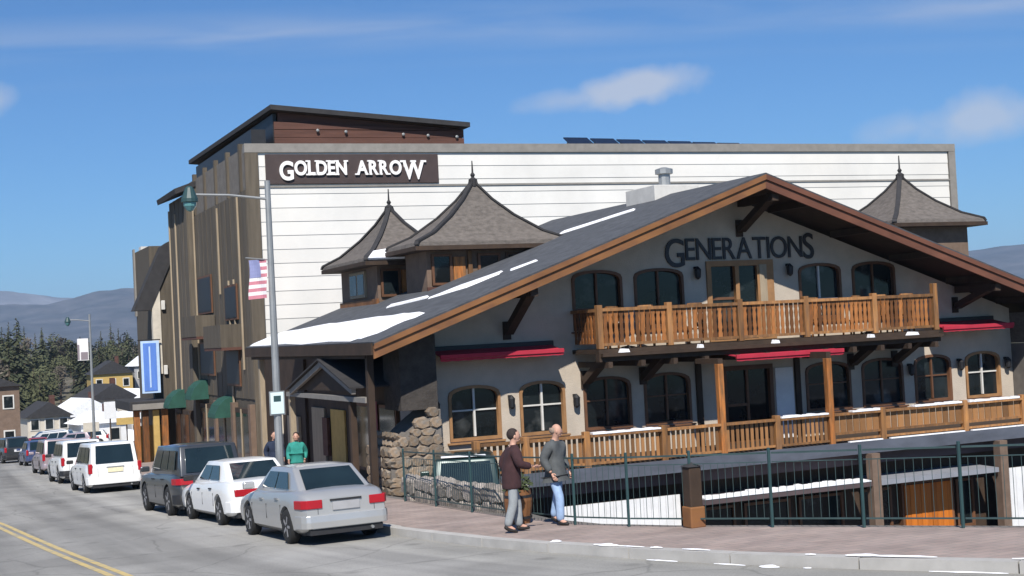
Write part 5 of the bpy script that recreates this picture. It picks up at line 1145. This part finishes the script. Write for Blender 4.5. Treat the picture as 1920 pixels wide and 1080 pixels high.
# ------------------------------------------------------------------ village
def house(label, x, y, w_, d_, h, roofh, wallm, roofm, rz=0, z=None, grp='village houses beyond the curve', ny=2, nx=3):
    z = gz(y)-.3 if z is None else z
    b = thing('house', label, 'house', (x, y, z), rz, grp)
    B(MB().box(-w_/2, w_/2, -d_/2, d_/2, 0, h), 'wall', wallm, b)
    B(MB().prism([(-w_/2-.4, h+.003), (w_/2+.4, h+.003), (0, h+roofh)], -d_/2-.4, d_/2+.4, 'xz'), 'roof', roofm, b)
    B(MB().box(w_*.15, w_*.15+.6, -.3, .3, h+roofh*.3, h+roofh+.7), 'chimney', 'red_brown', b)
    for i in range(nx):
        for j in range(ny):
            cx_ = -w_/2+w_*(i+.5)/nx; cz = h*(j+.55)/ny
            wn = B(MB().box(cx_-.55, cx_+.55, -d_/2-.08, -d_/2-.004, cz-.7, cz+.7), 'window', 'frame_white', b); B(MB().box(cx_-.42, cx_+.42, -d_/2-.11, -d_/2-.084, cz-.57, cz+.57), 'pane', 'glass', wn)
    return b
house('ochre yellow house standing high among the trees', 30.5, 240, 6.5, 8, 6.5, 2.2, 'ochre', 'roof_dark', z=-6.5)
house('grey gabled house right of the ochre house', 37.5, 243, 6, 8, 6.5, 2.5, 'house_grey', 'snow', z=-5.5)
house('white house with broad snowy roof below the ochre house', 29.5, 205, 9, 8, 4.2, 2.8, 'house_white', 'snow', .3, z=-8.8)
house('pale house with snowy roof beside the hotel porch', 30, 186, 7, 8, 5, 2.4, 'house_white', 'snow', -.2)
house('brown cottage with snow on its roof at the road bend', 19.5, 182, 7, 7, 3.6, 2.2, 'house_brown', 'snow', .2)
house('cream shop house beside the brown cottage', 14.6, 178, 5, 7, 3.8, 1.8, 'cream', 'roof_dark', .1)
house('low grey building with flat snowy roof by the road bend', 23.5, 168, 8, 6, 2.8, .8, 'house_grey', 'snow', .1, ny=1)
house('small white garage beyond the parked cars', 17.6, 150, 4.6, 5, 2.6, 1.2, 'house_white', 'snow', .15, ny=1, nx=2)
house('tan two storey house behind the white garage', 24, 196, 7, 7, 5.6, 2.2, 'cream', 'roof_dark', .25)
lb = house('dark brown house at the left edge with a pale sign on its side', 6.6, 150, 6.4, 7, 7.0, 1.4, 'house_brown', 'roof_dark', 0)
B(MB().box(-2.4, -.9, -3.75, -3.63, 3.4, 6.2), 'wall_panel', 'cream', lb)
tag(B(MB().lathe([(2.6, -.3), (2.2, .4), (1.3, .9), (.3, 1.1)], (16.2, 146, gz(146)), 12), 'snow_pile', 'snow'), 'ploughed pile of snow beside the road bend', 'snow pile')
tag(B(MB().lathe([(3.4, -.3), (2.6, .5), (1.5, 1.1), (.3, 1.3)], (21.5, 158, gz(158)), 12), 'snow_pile', 'snow'), 'larger ploughed snow pile in front of the low grey building', 'snow pile')
# ------------------------------------------------------------------ mountains
from mathutils import noise as mn
def mountain(name, dist, a0, a1, prof, depth, m, seed, na=150, nr=16):
    vs_ = []; fs = []
    for i in range(na+1):
        a = a0+(a1-a0)*i/na
        for j in range(nr+1):
            t_ = j/nr; d = dist-depth*(1-t_) if j <= nr else dist
            x, y = d*sin(a), d*cos(a); h = interp(prof, math.degrees(a))
            hh = h*(t_**1.25)*(1+.0) + 34*mn.fractal(Vector((x/420+seed, y/420, seed)), .9, 2.1, 5)*t_**.7*(1 if t_ < .98 else .5)
            vs_.append((x, y, -20+hh))
        vs_.append((( dist+depth*.6)*sin(a), (dist+depth*.6)*cos(a), -20))
    n = nr+2
    for i in range(na):
        for j in range(n-1): fs.append((i*n+j, i*n+j+1, (i+1)*n+j+1, (i+1)*n+j))
    me = bpy.data.meshes.new(name); me.from_pydata(vs_, [], fs); me.update(); me.polygons.foreach_set('use_smooth', [True]*len(me.polygons))
    for p in me.polygons[:1]:
        if p.normal.z < 0: me.flip_normals()
    return tag(link(name, me, m), kind='structure')
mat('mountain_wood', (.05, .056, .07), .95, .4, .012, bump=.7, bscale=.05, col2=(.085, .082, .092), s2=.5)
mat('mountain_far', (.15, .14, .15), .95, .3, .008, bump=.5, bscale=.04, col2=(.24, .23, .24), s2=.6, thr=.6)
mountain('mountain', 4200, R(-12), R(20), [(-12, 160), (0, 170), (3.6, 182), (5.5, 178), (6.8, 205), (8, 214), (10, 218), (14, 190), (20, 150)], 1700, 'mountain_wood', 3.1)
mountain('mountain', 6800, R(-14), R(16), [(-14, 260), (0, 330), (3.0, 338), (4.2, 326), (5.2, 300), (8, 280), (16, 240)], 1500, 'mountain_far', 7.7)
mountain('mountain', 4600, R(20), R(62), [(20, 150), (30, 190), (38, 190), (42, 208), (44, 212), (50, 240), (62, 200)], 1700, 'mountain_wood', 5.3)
# ------------------------------------------------------------------ haze
hz = MB().box(-7500, 7500, -300, 11500, -21.5, 420); hzo = B(hz, 'haze', None)
hm = bpy.data.materials.new('haze_air'); hm.use_nodes = True; t = hm.node_tree; t.nodes.clear(); pv = t.nodes.new('ShaderNodeVolumePrincipled'); pv.inputs['Color'].default_value = (.5, .72, 1, 1); pv.inputs['Density'].default_value = .00011
ou = t.nodes.new('ShaderNodeOutputMaterial'); t.links.new(pv.outputs[0], ou.inputs['Volume']); hzo.data.materials.append(hm); tag(hzo, kind='stuff')
